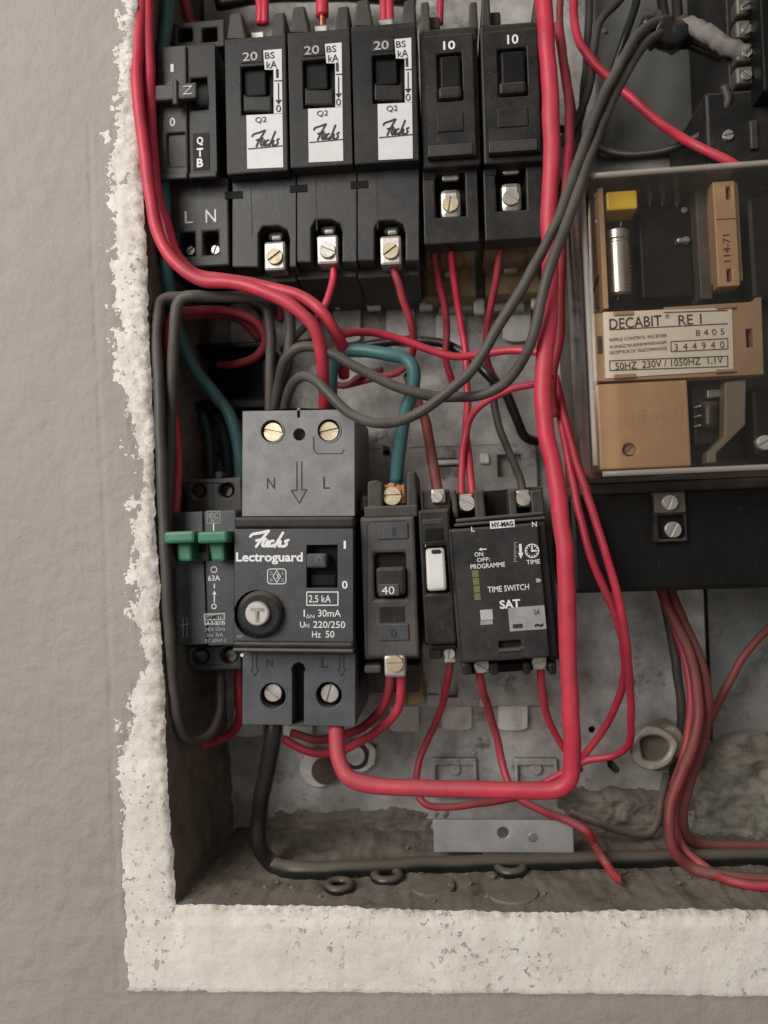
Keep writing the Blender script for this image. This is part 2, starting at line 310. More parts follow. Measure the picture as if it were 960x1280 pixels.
# ------------------------------------------------------------------ a device: an Empty that carries its parts
class Dev:
    def __init__(s, name, label, cat, px, py, y=.084, tilt=0, group=None):
        s.o = bpy.data.objects.new(name, None); COL.objects.link(s.o); s.o.empty_display_size = .01
        s.o.location = W(px, py, y); s.o.rotation_euler = (0, rad(tilt), 0)
        s.inv = (Matrix.Translation(s.o.location) @ Matrix.Rotation(rad(tilt), 4, 'Y')).inverted(); s.y0 = y
        tag(s.o, label, cat, group)
    def L(s, px, py, y): return s.inv @ W(px, py, y)
    def P(s, px, py, y): v = s.L(px, py, y); return (v.x, v.z)
    def rect(s, x0, y0, x1, y1, yf):
        xm, ym = (x0+x1)/2, (y0+y1)/2
        return s.L(x0, ym, yf).x, s.L(x1, ym, yf).x, s.L(xm, y1, yf).z, s.L(xm, y0, yf).z
    def rl(s, x0, y0, x1, y1, yf):
        a, b, c, d = s.rect(x0, y0, x1, y1, yf); return [(a, c), (b, c), (b, d), (a, d)]
    def box(s, name, x0, y0, x1, y1, yf, yb, m, bev=.0005, par=None):
        a, b, c, d = s.rect(x0, y0, x1, y1, yf); bm = bmesh.new(); bx(bm, a, b, yf-s.y0, yb-s.y0, c, d)
        return link(name, bm, m, par or s.o, bev)
    def poly(s, name, pts, yf, yb, m, bev=.0004, par=None):
        bm = bmesh.new(); extr(bm, [s.P(x, y, yf) for x, y in pts], yf-s.y0, yb-s.y0); return link(name, bm, m, par or s.o, bev)
    def plate(s, name, outer, holes, yf, yb, m, bev=.0004, par=None):
        """outer: rect (4 numbers) or outline; holes: rects (4) or discs (3), in photo pixels at depth yf"""
        def lp(h):
            if len(h) == 4 and not isinstance(h[0], tuple): return s.rl(*h, yf)
            if len(h) == 3 and not isinstance(h[0], tuple):
                c = s.P(h[0], h[1], yf); return circ(c[0], c[1], h[2]/ppm(yf), 24)
            return [s.P(x, y, yf) for x, y in h]
        bm = plate_bm(lp(outer), [lp(h) for h in holes], yf-s.y0, yb-s.y0); return link(name, bm, m, par or s.o, bev)
    def disc(s, name, cx, cy, r, yf, yb, m, n=28, bev=.0004, par=None):
        c = s.P(cx, cy, yf); bm = bmesh.new(); extr(bm, circ(c[0], c[1], r/ppm(yf), n), yf-s.y0, yb-s.y0)
        return link(name, bm, m, par or s.o, bev, smooth=35)
    def screw(s, cx, cy, r, yf, m=None, ang=30, par=None, name='screw', depth=.004):
        m = m or BRASS; c = s.P(cx, cy, yf); R = r/ppm(yf); bm = bmesh.new()
        extr(bm, circ(c[0], c[1], R, 26), yf+.0008-s.y0, yf+depth-s.y0)
        w = .16; a = rad(ang)                                   # the two halves of the slotted head
        for k in (0, 1):
            t0 = math.asin(w); pts = circ(0, 0, R*.97, 12, t0, math.pi-t0)+[(-R*.97*math.cos(t0), R*.97*w)]
            q = a+math.pi*k
            extr(bm, [(c[0]+x*math.cos(q)-z*math.sin(q), c[1]+x*math.sin(q)+z*math.cos(q)) for x, z in pts], yf-s.y0, yf+.0009-s.y0)
        return link(name, bm, m, par or s.o, .00012, smooth=35)
    def text(s, t, x0, y0, x1, y1, yf, m, bold=0.0, par=None, rot=0, sp=1.0, name='lettering', shear=0):
        """flat print fitted to the pixel box it covers in the photograph"""
        me = fontmesh(t, bold, sp); a, b, c, d = s.rect(x0, y0, x1, y1, yf)
        vs = [v.co.copy() for v in me.vertices]
        if rot: vs = [Vector((-v.y, v.x, 0)) if rot > 0 else Vector((v.y, -v.x, 0)) for v in vs]
        X0, X1 = min(v.x for v in vs), max(v.x for v in vs); Y0, Y1 = min(v.y for v in vs), max(v.y for v in vs)
        for v, q in zip(me.vertices, vs):
            fx = (q.x-X0)/(X1-X0); fz = (q.y-Y0)/(Y1-Y0)
            v.co = (a+(b-a)*fx, yf-s.y0, c+(d-c)*fz + shear*(fx-.5)*(d-c))
        o = bpy.data.objects.new(name, me); COL.objects.link(o); me.materials.clear(); me.materials.append(m); o.parent = par or s.o
        return o
    def lines(s, name, strokes, w, yf, m, sm=4, par=None):
        bm = bmesh.new()
        for k, st in enumerate(strokes): stroke_bm(bm, [s.P(x, y, yf) for x, y in st], w/ppm(yf), yf-s.y0-k*2e-6, sm)
        return link(name, bm, m, par or s.o, recalc=False)
    def tube(s, name, pts, r, m, par=None, k=6):
        P = crom([s.L(*p) for p in pts], k); return link(name, tube_bm(P, r), m, par or s.o, smooth=True)
def rectline(x0, y0, x1, y1): return [(x0, y0), (x1, y0), (x1, y1), (x0, y1), (x0, y0)]
SCRIPT = [[(0, .36), (.05, .24), (.25, .15), (.48, .03)], [(.48, .03), (.38, .3), (.26, .62), (.15, .97)], [(.16, .60), (.40, .50)],
          [(.37, .58), (.31, .86), (.36, .95), (.46, .62), (.43, .93), (.48, .93)], [(.60, .62), (.53, .66), (.49, .88), (.57, .93), (.62, .85)],
          [(.85, .14), (.74, .55), (.63, .97), (.72, .68), (.79, .66), (.74, .93), (.79, .93)], [(.99, .58), (.91, .66), (.95, .80), (.87, .95), (.80, .92)]]
def script(x0, y0, x1, y1, slope=0): return [[(x0+(x1-x0)*u, y0+(y1-y0)*v+slope*(x1-x0)*(u-.5)) for u, v in st] for st in SCRIPT]

# ================================================================== the setting
BL = [(-400, 160), (-60, 150), (0, 147), (30, 154), (70, 149), (125, 147), (160, 140), (190, 138), (220, 144), (260, 141), (300, 136), (340, 138), (370, 139),
      (400, 146), (440, 143), (480, 154), (520, 160), (550, 163), (580, 174), (605, 175), (640, 164), (680, 170), (720, 165), (760, 165), (800, 174), (845, 177),
      (862, 160), (885, 157), (920, 153), (960, 149), (1000, 155), (1060, 153), (1130, 155), (1200, 158), (1240, 161), (1400, 165)]
IL = [(-320, 162), (-50, 168), (0, 169), (100, 167), (200, 175), (300, 181), (400, 184), (550, 190), (650, 192), (690, 196), (800, 200), (900, 205), (1000, 209), (1133, 218)]
BB = [(-400, 1240), (165, 1237), (400, 1239), (700, 1241), (960, 1244), (1400, 1250)]
IB = [(218, 1133), (400, 1135), (560, 1141), (700, 1143), (850, 1139), (960, 1140), (1300, 1150)]
def interp(T, v):
    if v <= T[0][0]: return T[0][1]
    for (a, b), (c, d) in zip(T, T[1:]):
        if v <= c: return b+(d-b)*(v-a)/(c-a)
    return T[-1][1]
def fn(p, s, o=0): return noise.fractal(Vector((p[0]*s+o, p[1]*s-o, o*.37)), 1.0, 2.1, 5)
RXPX, TPY = 1290, -300           # the opening goes on past the frame at the right and the top
def ilx(py): return interp(IL, py) + 2.2*noise.noise(Vector((py*.05, 1.3, 0))) + 1.5*noise.noise(Vector((py*.17, 7.3, 0)))
def iby(px): return interp(IB, px) + 2.4*noise.noise(Vector((px*.04, 4.1, 0))) + 1.6*noise.noise(Vector((px*.15, 2.2, 0)))
rows = [TPY+i*4 for i in range(int((1133-TPY)/4)+1)]; rows[-1] = 1133
NC = 70
def colfrac(j): return (j/NC)
LX0 = -420
bm = bmesh.new(); SD = []; RG = []; GR = []
def wv(px, py, rimdist):
    sdp = min(px-interp(BL, py), interp(BB, px)-py)
    p = W(px, py, 0)
    q = (px, py)
    mask = 1 if sdp > 0 else 0
    lf = (1 if px < 235 and py < 1000 else .3)*mask
    h = -.0006*fn(q, .02, 3)*(.4+.6*lf) - .0006*lf*fn(q, .12, 9)
    if rimdist < 8: h += .0016*((8-rimdist)/8)**2*(1+.9*noise.noise(Vector((px*.16, py*.16, 5))))      # worn arris
    if sdp > 0 and py > 1150: h -= .0009
    groove = interp([(155, 111), (330, 116), (560, 127), (680, 132), (860, 138), (1000, 142), (1240, 148), (1242, -900)], py) if 155 < py < 1240 else -900
    if groove > 0: h += .0006*math.exp(-((px-groove)/1.8)**2) - .0002*(1 if px > groove and sdp < 0 else 0)
    v = bm.verts.new((p.x, h, p.z))
    SD.append(sdp/ppm(0)); RG.append((.0145 if py < 960 else max(.003, .0145-.0115*(py-960)/80)) if px < 300 else .0018)
    GR.append(max(0, 1-rimdist/(34 if px < 235 else 12))*(.95 if py < 950 or px > 260 else .5)); return v
grid = []
for py in rows:
    ix = ilx(py); row = []
    for j in range(NC+1):
        f = j/NC
        px = LX0+(0-LX0)*f/.12 if f < .12 else 0+(ix)*((f-.12)/.88)
        row.append(wv(px, py, ix-px))
    grid.append(row)
for a, b in zip(grid, grid[1:]):
    for j in range(NC): bm.faces.new((a[j], b[j], b[j+1], a[j+1]))
cols = []
last = grid[-1]; lastpx = [LX0+(0-LX0)*(j/NC)/.12 if j/NC < .12 else ilx(1133)*((j/NC-.12)/.88) for j in range(NC+1)]
xs = lastpx + [ilx(1133)+4*(i+1) for i in range(int((RXPX+250-ilx(1133))/4))]
prev = None; NR = 40
for i, px in enumerate(xs):
    y0 = 1133 if i <= NC else iby(px)+(1133-iby(220))*max(0, 1-(px-218)/20)
    colv = [last[i]] if i <= NC else [wv(px, y0, 0)]
    for k in range(1, NR+1):
        f = k/NR; py = y0+(1290-y0)*f/.8 if f <= .8 else 1290+(1650-1290)*(f-.8)/.2
        colv.append(wv(px, py, (py-y0) if i > NC else math.hypot(py-y0, ilx(1133)-px)))
    if prev:
        for k in range(NR): bm.faces.new((prev[k], prev[k+1], colv[k+1], colv[k]))
    prev = colv; cols.append(colv)
nmain = len(SD)
# wall beyond the opening, outside the picture
def extra(px0, py0, px1, py1):
    vs = []
    for px, py in ((px0, py0), (px1, py0), (px1, py1), (px0, py1)):
        p = W(px, py, 0); vs.append(bm.verts.new((p.x, 0, p.z))); SD.append(-1); RG.append(0); GR.append(0)
    bm.faces.new(vs)
extra(RXPX, TPY, RXPX+250, 1150); extra(LX0, -700, RXPX+250, TPY)
sdl, rgl, grl = SD, RG, GR
bm.verts.index_update()
inner_left = [(row[-1].co.copy()) for row in grid]; inner_bot = [c[0].co.copy() for c in cols[NC:] ]
me = bpy.data.meshes.new('wall'); bm.to_mesh(me); bm.free()
for nm, arr in (('sd', sdl), ('rag', rgl), ('grime', grl)):
    a = me.attributes.new(nm, 'FLOAT', 'POINT'); a.data.foreach_set('value', arr)
for p in me.polygons: p.use_smooth = True
wall = bpy.data.objects.new('wall', me); COL.objects.link(wall); me.materials.append(WALL); wall['kind'] = 'structure'
wall['label'] = 'taupe painted wall with bare white plaster around the recess'
BACK = .092
def sweep(name, pts, m, amp, inward, n=26):
    bm = bmesh.new(); R = []
    for i, p in enumerate(pts):
        r = []
        for k in range(n+1):
            f = k/n; y = p.y+(BACK+.004-p.y)*f
            h = amp*fn((p.x*1000+p.z*700, y*1000), .05, 2)*min(1, f*6)+amp*.7*fn((p.x*1000-p.z*1000, y*1000), .22, 5)*min(1, f*6)
            r.append(bm.verts.new((p.x+inward[0]*h, y, p.z+inward[1]*h)))
        R.append(r)
    for a, b in zip(R, R[1:]):
        for k in range(n): bm.faces.new((a[k], a[k+1], b[k+1], b[k]))
    o = link(name, bm, m, smooth=True); o['kind'] = 'structure'; return o
sweep('recess_wall', inner_left, REV, .0007, (1, 0))
sweep('recess_floor', inner_bot, DIRT, .0016, (0, 1))
def quad(name, P, m):
    bm = bmesh.new(); bm.faces.new([bm.verts.new(p) for p in P]); o = link(name, bm, m); o['kind'] = 'structure'; return o
a = W(RXPX, TPY, 0); b_ = W(RXPX, 1150, 0); c = inner_left[0]
quad('recess_wall', [(a.x, 0, a.z), (b_.x, 0, b_.z), (b_.x, BACK, b_.z), (a.x, BACK, a.z)], REV)
quad('recess_ceiling', [(c.x, 0, c.z), (a.x, 0, a.z), (a.x, BACK, a.z), (c.x, BACK, c.z)], REV)
quad('recess_back', [(c.x-.02, BACK, a.z+.01), (a.x+.01, BACK, a.z+.01), (a.x+.01, BACK, b_.z-.02), (c.x-.02, BACK, b_.z-.02)], REV)

# small plaster crumbs and grit on the recess floor: nobody could count them
bm = bmesh.new()
for i in range(170):
    px = random.uniform(225, 1100); y = random.uniform(.004, .085)
    p = inner_bot[min(len(inner_bot)-1, max(0, int((px-218)/4)))]
    r = random.choice((.0003, .0004, .0005, .0007, .0011))
    zz = p.z + .0016*0 + r*.4
    M = Matrix.Translation((p.x, y, zz)) @ Matrix.Rotation(random.random()*6, 4, 'Z') @ Matrix.Diagonal((1, random.uniform(.6, 1.5), .7, 1))
    bmesh.ops.create_icosphere(bm, subdivisions=1, radius=r, matrix=M)
o = link('floor_grit', bm, mat('plaster_crumbs', (.17, .135, .10), .9, var=.5, dust=.4), None); o['kind'] = 'stuff'
tag(o, 'loose plaster crumbs and grit scattered over the recess floor', 'grit')

# ================================================================== mounting plate with its two clip rails
MP = Dev('mounting_plate', 'galvanised steel mounting plate behind the breakers with two clip rails', 'panel', 620, 640, .085)
YB = .085
MP.plate('sheet', (262, -200, 866, 1036), [(740, 912, 4), [(759, 952), (765, 950), (775, 961), (774, 966), (768, 966), (760, 958)], (483, 563, 5), (697, 432, 9)], YB, YB+.0012, GALV, .0003)
MP.box('sheet', 870, -200, 1230, 1010, YB+.001, YB+.0022, GALVB, .0003)
# upper rail and lower rail
MP.box('clip_rail', 286, 300, 690, 372, .076, YB, GALV, .0008)
MP.plate('clip_rail', (300, 560, 676, 884), [(483, 566, 5), (622, 568, 652, 596), (541, 573, 590, 583), (551, 852, 572, 872)], .0795, YB-.0002, GALV, .0006)
def tongue(x, y, w, h, yf=.081):
    x0, x1, y0, y1 = x-w/2, x+w/2, y-h/2, y+h/2
    pts = [(x0, y0), (x1, y0), (x1, y1-h*.12)]+[(x+w/2*math.cos(a), y1-h*.12+h*.12*math.sin(a)) for a in [math.pi*k/8 for k in range(1, 8)]]+[(x0, y1-h*.12)]
    return MP.poly('clip_tongue', pts, yf, yf+.0016, TAB, .0003)
for x, y in ((433, 405), (500, 407), (563, 416), (646, 402), (306, 408), (372, 402)): tongue(x, y, 35, 46 if x < 600 else 50)
for x, y in ((505, 897), (571, 895), (641, 895), (372, 903), (310, 903)): tongue(x, y, 37, 37)
for x0, y0, x1, y1 in ((541, 948, 596, 998), (644, 948, 697, 992)):                 # stamped bridge loops
    MP.plate('stamped_bridge', (x0, y0, x1, y1), [(x0+4, y0+9, x1-4, y1-4)], .082, YB+.0002, GALV, .0006)
    MP.disc('stamped_pip', (x0+x1)/2, y0+14, 7, .083, YB+.0002, GALV)
for x0, y0, x1, y1, z in ((458, 373, 476, 386, .070), (524, 372, 541, 386, .070), (592, 372, 606, 392, .070), (416, 374, 426, 384, .072), (664, 366, 676, 384, .070), (541, 574, 590, 581, .0775), (600, 566, 612, 580, .0775), (533, 868, 549, 884, .0775), (598, 872, 612, 884, .0775)):
    MP.box('spring_clip', x0, y0, x1, y1, z, z+.005, TAB, .0009)
for x in (548, 612):
    MP.box('stamped_bridge', x, 375, x+44, 388, .074, YB, DSTEEL, .0006)

q = Dev('dark_pocket_box', 'black box added to darken the deep pocket behind grey square bends', 'box', 285, 450, .084)  # black box added only to make the pocket read dark
q.plate('shell', (222, 428, 336, 506), [(236, 436, 326, 498)], .060, .084, DRK, .0012); q.box('floor', 230, 432, 332, 500, .080, .0842, DRK, 0)
q.box('lip', 224, 500, 338, 512, .056, .084, DRK, .001)
# knock-out bushing of the plate: bright brass ring and a pale blanking washer
KB = Dev('knockout_plug', 'pale round knockout plug on the plate beside the thick red bend', 'plug', 455, 945, .084)
KB.disc('washer', 450, 945, 20, .0815, .0848, TAB); KB.disc('ring', 444, 945, 17, .080, .0818, GRYD); KB.disc('core', 444, 945, 12, .0795, .0802, TAB)
KB.poly('tab', [(463, 930), (470, 938), (468, 956), (458, 962)], .0795, .0815, TAB, .0004)
KB2 = Dev('knockout_plug', 'rust stained knockout plug half hidden behind the double red wires', 'plug', 400, 962, .084)
KB2.disc('washer', 398, 960, 24, .0815, .0848, TAB); KB2.disc('ring', 406, 964, 17, .080, .0818, mat('rust', (.09, .06, .04), .8, dust=.4))

# ================================================================== top row breakers
YF, YS = .012, .0195
TOPG = 'breakers along the upper clip rail'
def fuchs(dx_face, label, rating_rect, body, skirt, lab, term, dz):
    """black 20 A breaker; every number is a place in the photograph"""
    x0, y0, x1, y1 = body
    d = Dev('circuit_breaker', label, 'circuit breaker', (x0+x1)/2, (y0+y1)/2, group=None)
    lx0, ly0, lx1, ly1 = lab                       # white label
    sw = (lx0-3, ly0+18, lx0+36, ly0+78)           # switch window
    d.plate('face', (x0, y0, x1-1, y1), [sw], YF, YF+.007, BLK, .0006)
    d.box('body', x0, y0-4, x1-1, y1+2, YF+.0068, .079, BLK, .0004)
    d.box('window_floor', sw[0]-2, sw[1]-2, sw[2]+2, sw[3]+2, YF+.006, YF+.0072, DRK, 0)
    d.box('lever', sw[0]+2, sw[1]+2, sw[2]-8, sw[1]+38, YF+.003, YF+.006, DRK, .0008)
    d.poly('lever_lip', [(sw[0]+2, sw[1]+34), (sw[0]+6, sw[1]+38), (sw[2]-6, sw[1]+38), (sw[2]-2, sw[1]+33), (sw[2]-1, sw[3]-3), (sw[0]+2, sw[3]-3)], YF-.0015, YF+.006, BLK, .0016)
    # label in three flush pieces around the window
    T = YF-.0002
    lb = d.poly('label', [(lx0+3, sw[3]+2), (lx1-1, sw[3]), (lx1, ly1-2), (lx0+4, ly1)], T, YF+.0001, WHITE, 0)
    d.poly('label', [(lx0+24, ly0-1), (lx1-2, ly0-3), (lx1-1, sw[3]-.5), (sw[2]+1, sw[3]), (sw[2]+1, sw[1]+5), (lx0+26, sw[1]+5)], T, YF+.0001, WHITE, 0, par=None)
    d.box('rating_tab', lx0-4, ly0-1, lx0+23, ly0+14, YF-.0004, YF+.0001, BLK2, .0002)
    Z = T-.00025
    d.text('20', lx0-2, ly0+1, lx0+17, ly0+12, YF-.0007, PRINTG, .015)
    d.text('BS', lx0+26, ly0+1, lx0+38, ly0+9, Z, INK); d.text('kA', lx0+28, ly0+12, lx0+41, ly0+21, Z, INK)
    d.text('1', lx1-9, ly0+22, lx1-6, ly0+33, Z, INK)
    d.lines('print_line', [[(sw[2]+2, ly0+37), (lx1-2, ly0+36.5)], [(lx1-6, ly0+40), (lx1-6, ly0+62)]], 1.2, Z, INK, 0)
    d.poly('print_arrow', [(lx1-10, ly0+61), (lx1-2, ly0+60.5), (lx1-6, ly0+66)], Z, T, INK, 0)
    d.text('0', lx1-9, ly0+67, lx1-3, ly0+76, Z, INK)
    d.text('Q2', lx0+14, sw[3]+4, lx0+28, sw[3]+12, Z, INK)
    d.lines('script_lettering', script(lx0+10, sw[3]+20, lx1-5, sw[3]+41, -.05), 2.0, Z, INK)
    d.lines('print_line', [[(lx0+5, sw[3]+44), (lx1-1, sw[3]+40)]], 1.1, Z, INK, 0)
    # skirt with terminal pocket
    sx0, sy0, sx1, sy1 = skirt; tx, ty = term
    out = [(sx0, sy0), (sx1, sy0), (sx1, sy1), (tx+19, sy1), (tx+19, ty-22), (tx+16, ty-33), (tx+5, ty-38), (tx-15, ty-37), (tx-20, ty-28), (tx-20, sy1), (sx0, sy1)]
    d.plate('skirt', out, [], YS, YS+.012, GRYD, .0006)
    d.box('terminal_back', tx-22, ty-40, tx+21, sy1+3, YS+.0115, YS+.014, DRK, 0)
    d.lines('seam', [[(sx0+23, sy0), (sx0+25, sy1-40)]], 1.2, YS-.00015, INKG, 0)
    d.box('skirt_slot', sx0-9, sy0+22, sx0+13, sy0+31, YS-.0004, YS+.0003, HOLE, .0001)
    d.box('terminal_clamp', tx-13, ty-19, tx+14, ty+18, YS+.002, YS+.0112, STEEL, .0012)
    d.screw(tx, ty, 10.5, YS+.0005, BRASS if dz else DSTEEL, ang=60*dz-25)
    d.box('terminal_shroud', tx-9, ty-31, tx+12, ty-20, YS+.004, YS+.011, BLK, .0016); d.box('clamp_tip', tx-4, ty-27, tx+9, ty-20, YS+.0032, YS+.006, DSTEEL, .001)
    d.box('lower_body', sx0, sy1-4, sx1, sy1+20, YS+.011, .079, BRN, .0006)
    # upper horns either side of the incoming wire
    d.poly('horn', [(x0+1, y0-2), (x0+5, y0-34), (x0+20, y0-36), (x0+26, y0-2)], .020, .060, BRN, .001)
    d.poly('horn', [(x1-22, y0-2), (x1-18, y0-34), (x1-4, y0-36), (x1-3, y0-2)], .020, .060, BRN, .001)
    d.box('upper_clamp', (x0+x1)/2-10, y0-12, (x0+x1)/2+10, y0+3, .030, .05, STEEL, .001)
    return d
fuchs(0, 'black 20 amp breaker with white script label, next to the two pole isolator', None, (282, 50, 360, 216), (290, 217, 370, 334), (305, 64, 354, 211), (343, 320), 1)
fuchs(0, 'black 20 amp breaker with white script label, middle one of three', None, (361, 42, 440, 208), (371, 209, 446, 328), (382, 56, 429, 203), (409, 312), 0)
fuchs(0, 'black 20 amp breaker with white script label, beside the plain 10 amp breakers', None, (441, 34, 523, 203), (447, 204, 524, 326), (469, 50, 516, 200), (488, 313), 1)

def ten(label, body, term, txt, k):
    x0, y0, x1, y1 = body
    d = Dev('circuit_breaker', label, 'circuit breaker', (x0+x1)/2, (y0+y1)/2)
    sw = (x0+21, y0+32, x1-21, y0+92)
    d.plate('face', (x0+6, y0+8, x1-5, y1-26), [sw], YF+.001, YF+.0045, BLK2, .0008)
    d.box('body', x0, y0, x1, y1-14, YF+.004, .079, BLK2, .0010)
    d.box('window_floor', sw[0]-1, sw[1]-1, sw[2]+1, sw[3]+1, YF+.0035, YF+.0045, DRK, 0)
    d.box('lever', sw[0]+3, sw[1]+3, sw[2]-2, sw[3]-16, YF+.0005, YF+.004, DRK, .0010); d.box('lever_lip', sw[0]+1, sw[3]-19, sw[2]-1, sw[3]-4, YF-.0012, YF+.004, BLK2, .0012)
    d.box('nameplate', x0+20, y0+106, x1-20, y0+130, YF+.0004, YF+.0012, BLK2, .0003)
    d.box('ledge', x0+9, y1-42, x1-8, y1-28, YF+.0003, YF+.0012, GRYD, .0003)
    d.text('10', *txt, YF+.0006, PRINT, .02)
    d.poly('horn', [(x0-1, y0+4), (x0, y0-32), (x0+10, y0-33), (x0+12, y0+4)], .018, .05, BRN, .0008)
    d.poly('horn', [(x1-14, y0+4), (x1-12, y0-32), (x1-3, y0-33), (x1-1, y0+4)], .018, .05, BRN, .0008)
    d.box('clamp_bridge', x0+8, y0-14, x0+24, y0+2, .024, .05, BRN, .001)
    tx, ty = term
    d.plate('skirt', (x0+3, y1-13, x1-1, y1+82), [(tx-19, ty-38, tx+19, ty+17)], YS+.001, YS+.012, BLK2, .0006)
    d.box('skirt_slot', x0+4, y1-6, x0+18, y1+2, YS+.0006, YS+.0014, HOLE, 0)
    d.box('terminal_clamp', tx-13, ty-19, tx+14, ty+18, YS+.003, YS+.013, STEEL, .0022)
    d.screw(tx, ty, 10.5, YS+.0015, DSTEEL if k else BRASS, ang=80+k*60)
    d.box('link_tab', tx-11, ty-37, tx+11, ty-29, YS+.0035, YS+.006, STEEL, .0009)
    d.box('terminal_back', tx-18, ty-37, tx+18, ty+16, YS+.0125, YS+.014, DRK, 0)
    d.box('lower_body', x0+4, y1+60, x1-3, y1+86, YS+.012, .079, OCH, .0008)
    d.box('lower_front', x0+4, y1+88, x1-4, y1+150, .062, .079, OCH, .001); d.box('foot_screw', x0+26, y1+110, x0+48, y1+124, .056, .063, DSTEEL, .002)
    d.box('foot_clip', x0+22, y1+84, x1-20, y1+100, .040, .079, OCH, .0015)
    return d
ten('plain black 10 amp breaker with two red wires leaving its terminal', (526, 34, 599, 222), (563, 254), (554, 51, 569, 62), 0)
ten('plain black 10 amp breaker against the thick red vertical cable', (602, 28, 680, 217), (639, 246), (634, 43, 648, 55), 1)

# two pole isolator marked QTB
d = Dev('isolator_switch', 'dark grey two pole isolator with cross handle, marked QTB, L and N', 'isolator', 235, 180)
d.plate('face', (197, 57, 234, 221), [(209, 166, 232, 208)], YF, YF+.006, GRYD, .0007)
d.box('recessed_panel', 208, 165, 233, 209, YF+.0015, YF+.003, GRYD, .0003)
d.plate('face', (235.5, 55, 270, 219), [(239, 97, 259, 137)], YF+.0002, YF+.006, BLK, .0007)
d.box('switch_slot', 238, 96, 260, 138, YF+.0045, YF+.006, DRK, 0)
d.box('body', 198, 56, 270, 221, YF+.0055, .079, BLK, .0006)
h = d.disc('handle_boss', 219, 114, 17, YF-.003, YF+.004, GRYD); d.box('handle_bar', 192, 104, 246, 124, YF-.0055, YF-.0028, GRYD, .0008, par=None)
d.box('handle_rib', 215, 98, 222, 130, YF-.0065, YF-.003, GRYD, .0008)
d.text('N', 229, 107, 240, 118, YF-.0058, PRINTG, .0, rot=1)
d.text('1', 213, 80, 217, 90, YF-.0002, PRINT, .02); d.text('0', 212, 147, 219, 158, YF-.0002, PRINT, .02)
d.box('marking_strip', 241, 166, 262, 213, YF, YF+.001, DRK, .0002)
for ch, y in (('Q', 171), ('T', 185), ('B', 198)): d.text(ch, 246, y, 254, y+11, YF-.0003, PRINT, .035)
d.box('ledge', 197, 216, 234, 224, YF-.0012, YF+.001, GRYD, .0006); d.box('ledge', 235.5, 214, 271, 222, YF-.0012, YF+.001, BLK, .0006)
d.plate('skirt', (206, 224, 286, 334), [(224, 291, 243, 320), (254, 289, 273, 318)], YS, YS+.012, GRYD, .0008)
d.box('terminal_back', 222, 289, 275, 322, YS+.009, YS+.013, DRK, 0)
d.screw(238, 313, 6, YS+.006, STEEL, 40, name='terminal_screw'); d.screw(269, 312, 6, YS+.006, STEEL, 70, name='terminal_screw')
d.text('L', 231, 264, 241, 279, YS-.0002, PRINT, .0); d.text('N', 257, 262, 270, 278, YS-.0002, PRINT, .0)
d.box('lower_body', 206, 330, 286, 342, YS+.011, .079, BRN, .0008)
d.plate('upper_terminal_shroud', (213, 26, 281, 60), [(222, 35, 240, 52), (253, 34, 271, 52)], .030, .045, GRYD, .0008)
d.box('shroud_back', 214, 27, 280, 59, .0448, .079, DRK, .0004)

# ================================================================== lower row
# two pole isolator with green levers
d = Dev('isolator_switch', 'grey two pole isolator with two green levers, left of the earth leakage unit', 'isolator', 260, 720, tilt=-1.0)
yf = .014
d.plate('face', (215, 640, 256, 806), [(222, 676, 254, 700)], yf, yf+.006, GRY, .0006)
d.plate('face', (257, 638, 298, 807), [(262, 675, 293, 700)], yf, yf+.006, GRY, .0006)
d.box('body', 215, 640, 299, 806, yf+.0055, .079, GRY, .0005)
for x0, x1, k in ((204, 243, 0), (246, 284, 1)):
    g = d.box('lever', x0, 664, x1, 679, yf-.0155, yf+.0005, GRN, .0012)
    d.poly('lever_web', [(x0+(16 if not k else 14), 676), (x1-4, 676), (x1-3, 702), (x0+18, 702)], yf-.009, yf+.004, GRN, .0012)
d.box('lever_link', 240, 690, 262, 702, yf-.001, yf+.004, mat('dark_green_plastic', (.010, .04, .026), .5), .001)
d.plate('upper_shoulder', (232, 598, 303, 641), [(248, 614, 9.5), (283, 613, 9.5)], .030, .045, GRYD, .0009)
d.box('shoulder_body', 232, 598, 303, 642, .0445, .079, GRYD, .0006)
for x, y in ((248, 614), (283, 613)): d.screw(x, y, 8, .036, mat('dark_screw', (.10, .08, .07), .4, metal=.8, dust=.3), 45, name='terminal_screw', depth=.006)
d.box('seam', 265.6, 600, 266.6, 640, .0297, .0303, INKG, 0)
d.plate('lower_shoulder', (232, 806, 302, 838), [(250, 820, 11), (286, 819, 11)], .030, .045, GRY, .0009)
d.box('shoulder_body', 232, 806, 302, 838, .0445, .079, GRY, .0006)
for x, y in ((252, 821), (288, 820)): d.screw(x, y, 8, .037, DSTEEL, 10, name='terminal_screw', depth=.006)
d.disc('top_pip', 273, 594, 5, .034, .046, GRYD)
T = yf-.0002
d.text('IEC', 261, 641, 273, 648, T, PRINTG); d.text('947-3', 263, 649, 273, 653, T, PRINTG)
d.lines('print_frame', [rectline(259, 639, 275, 654)], .8, T, PRINTG, 0)
d.lines('print_symbol', [[(267, 655), (267, 663)], [(268, 730), (268, 735)], [(268, 742), (268, 753)]], 1.5, T, PRINT, 0)
d.poly('print_arrow', [(265.5, 743), (268, 738), (270.5, 743)], T, yf, PRINT, 0)
for y, r in ((712, 3.6), (758, 2.8)): d.lines('print_ring', [[(267.5+r*math.cos(a), y+r*math.sin(a)) for a in [k*math.pi/6 for k in range(13)]]], 1.3, T, PRINT, 3)
d.text('63A', 260, 719, 275, 726, T, PRINT, .01)
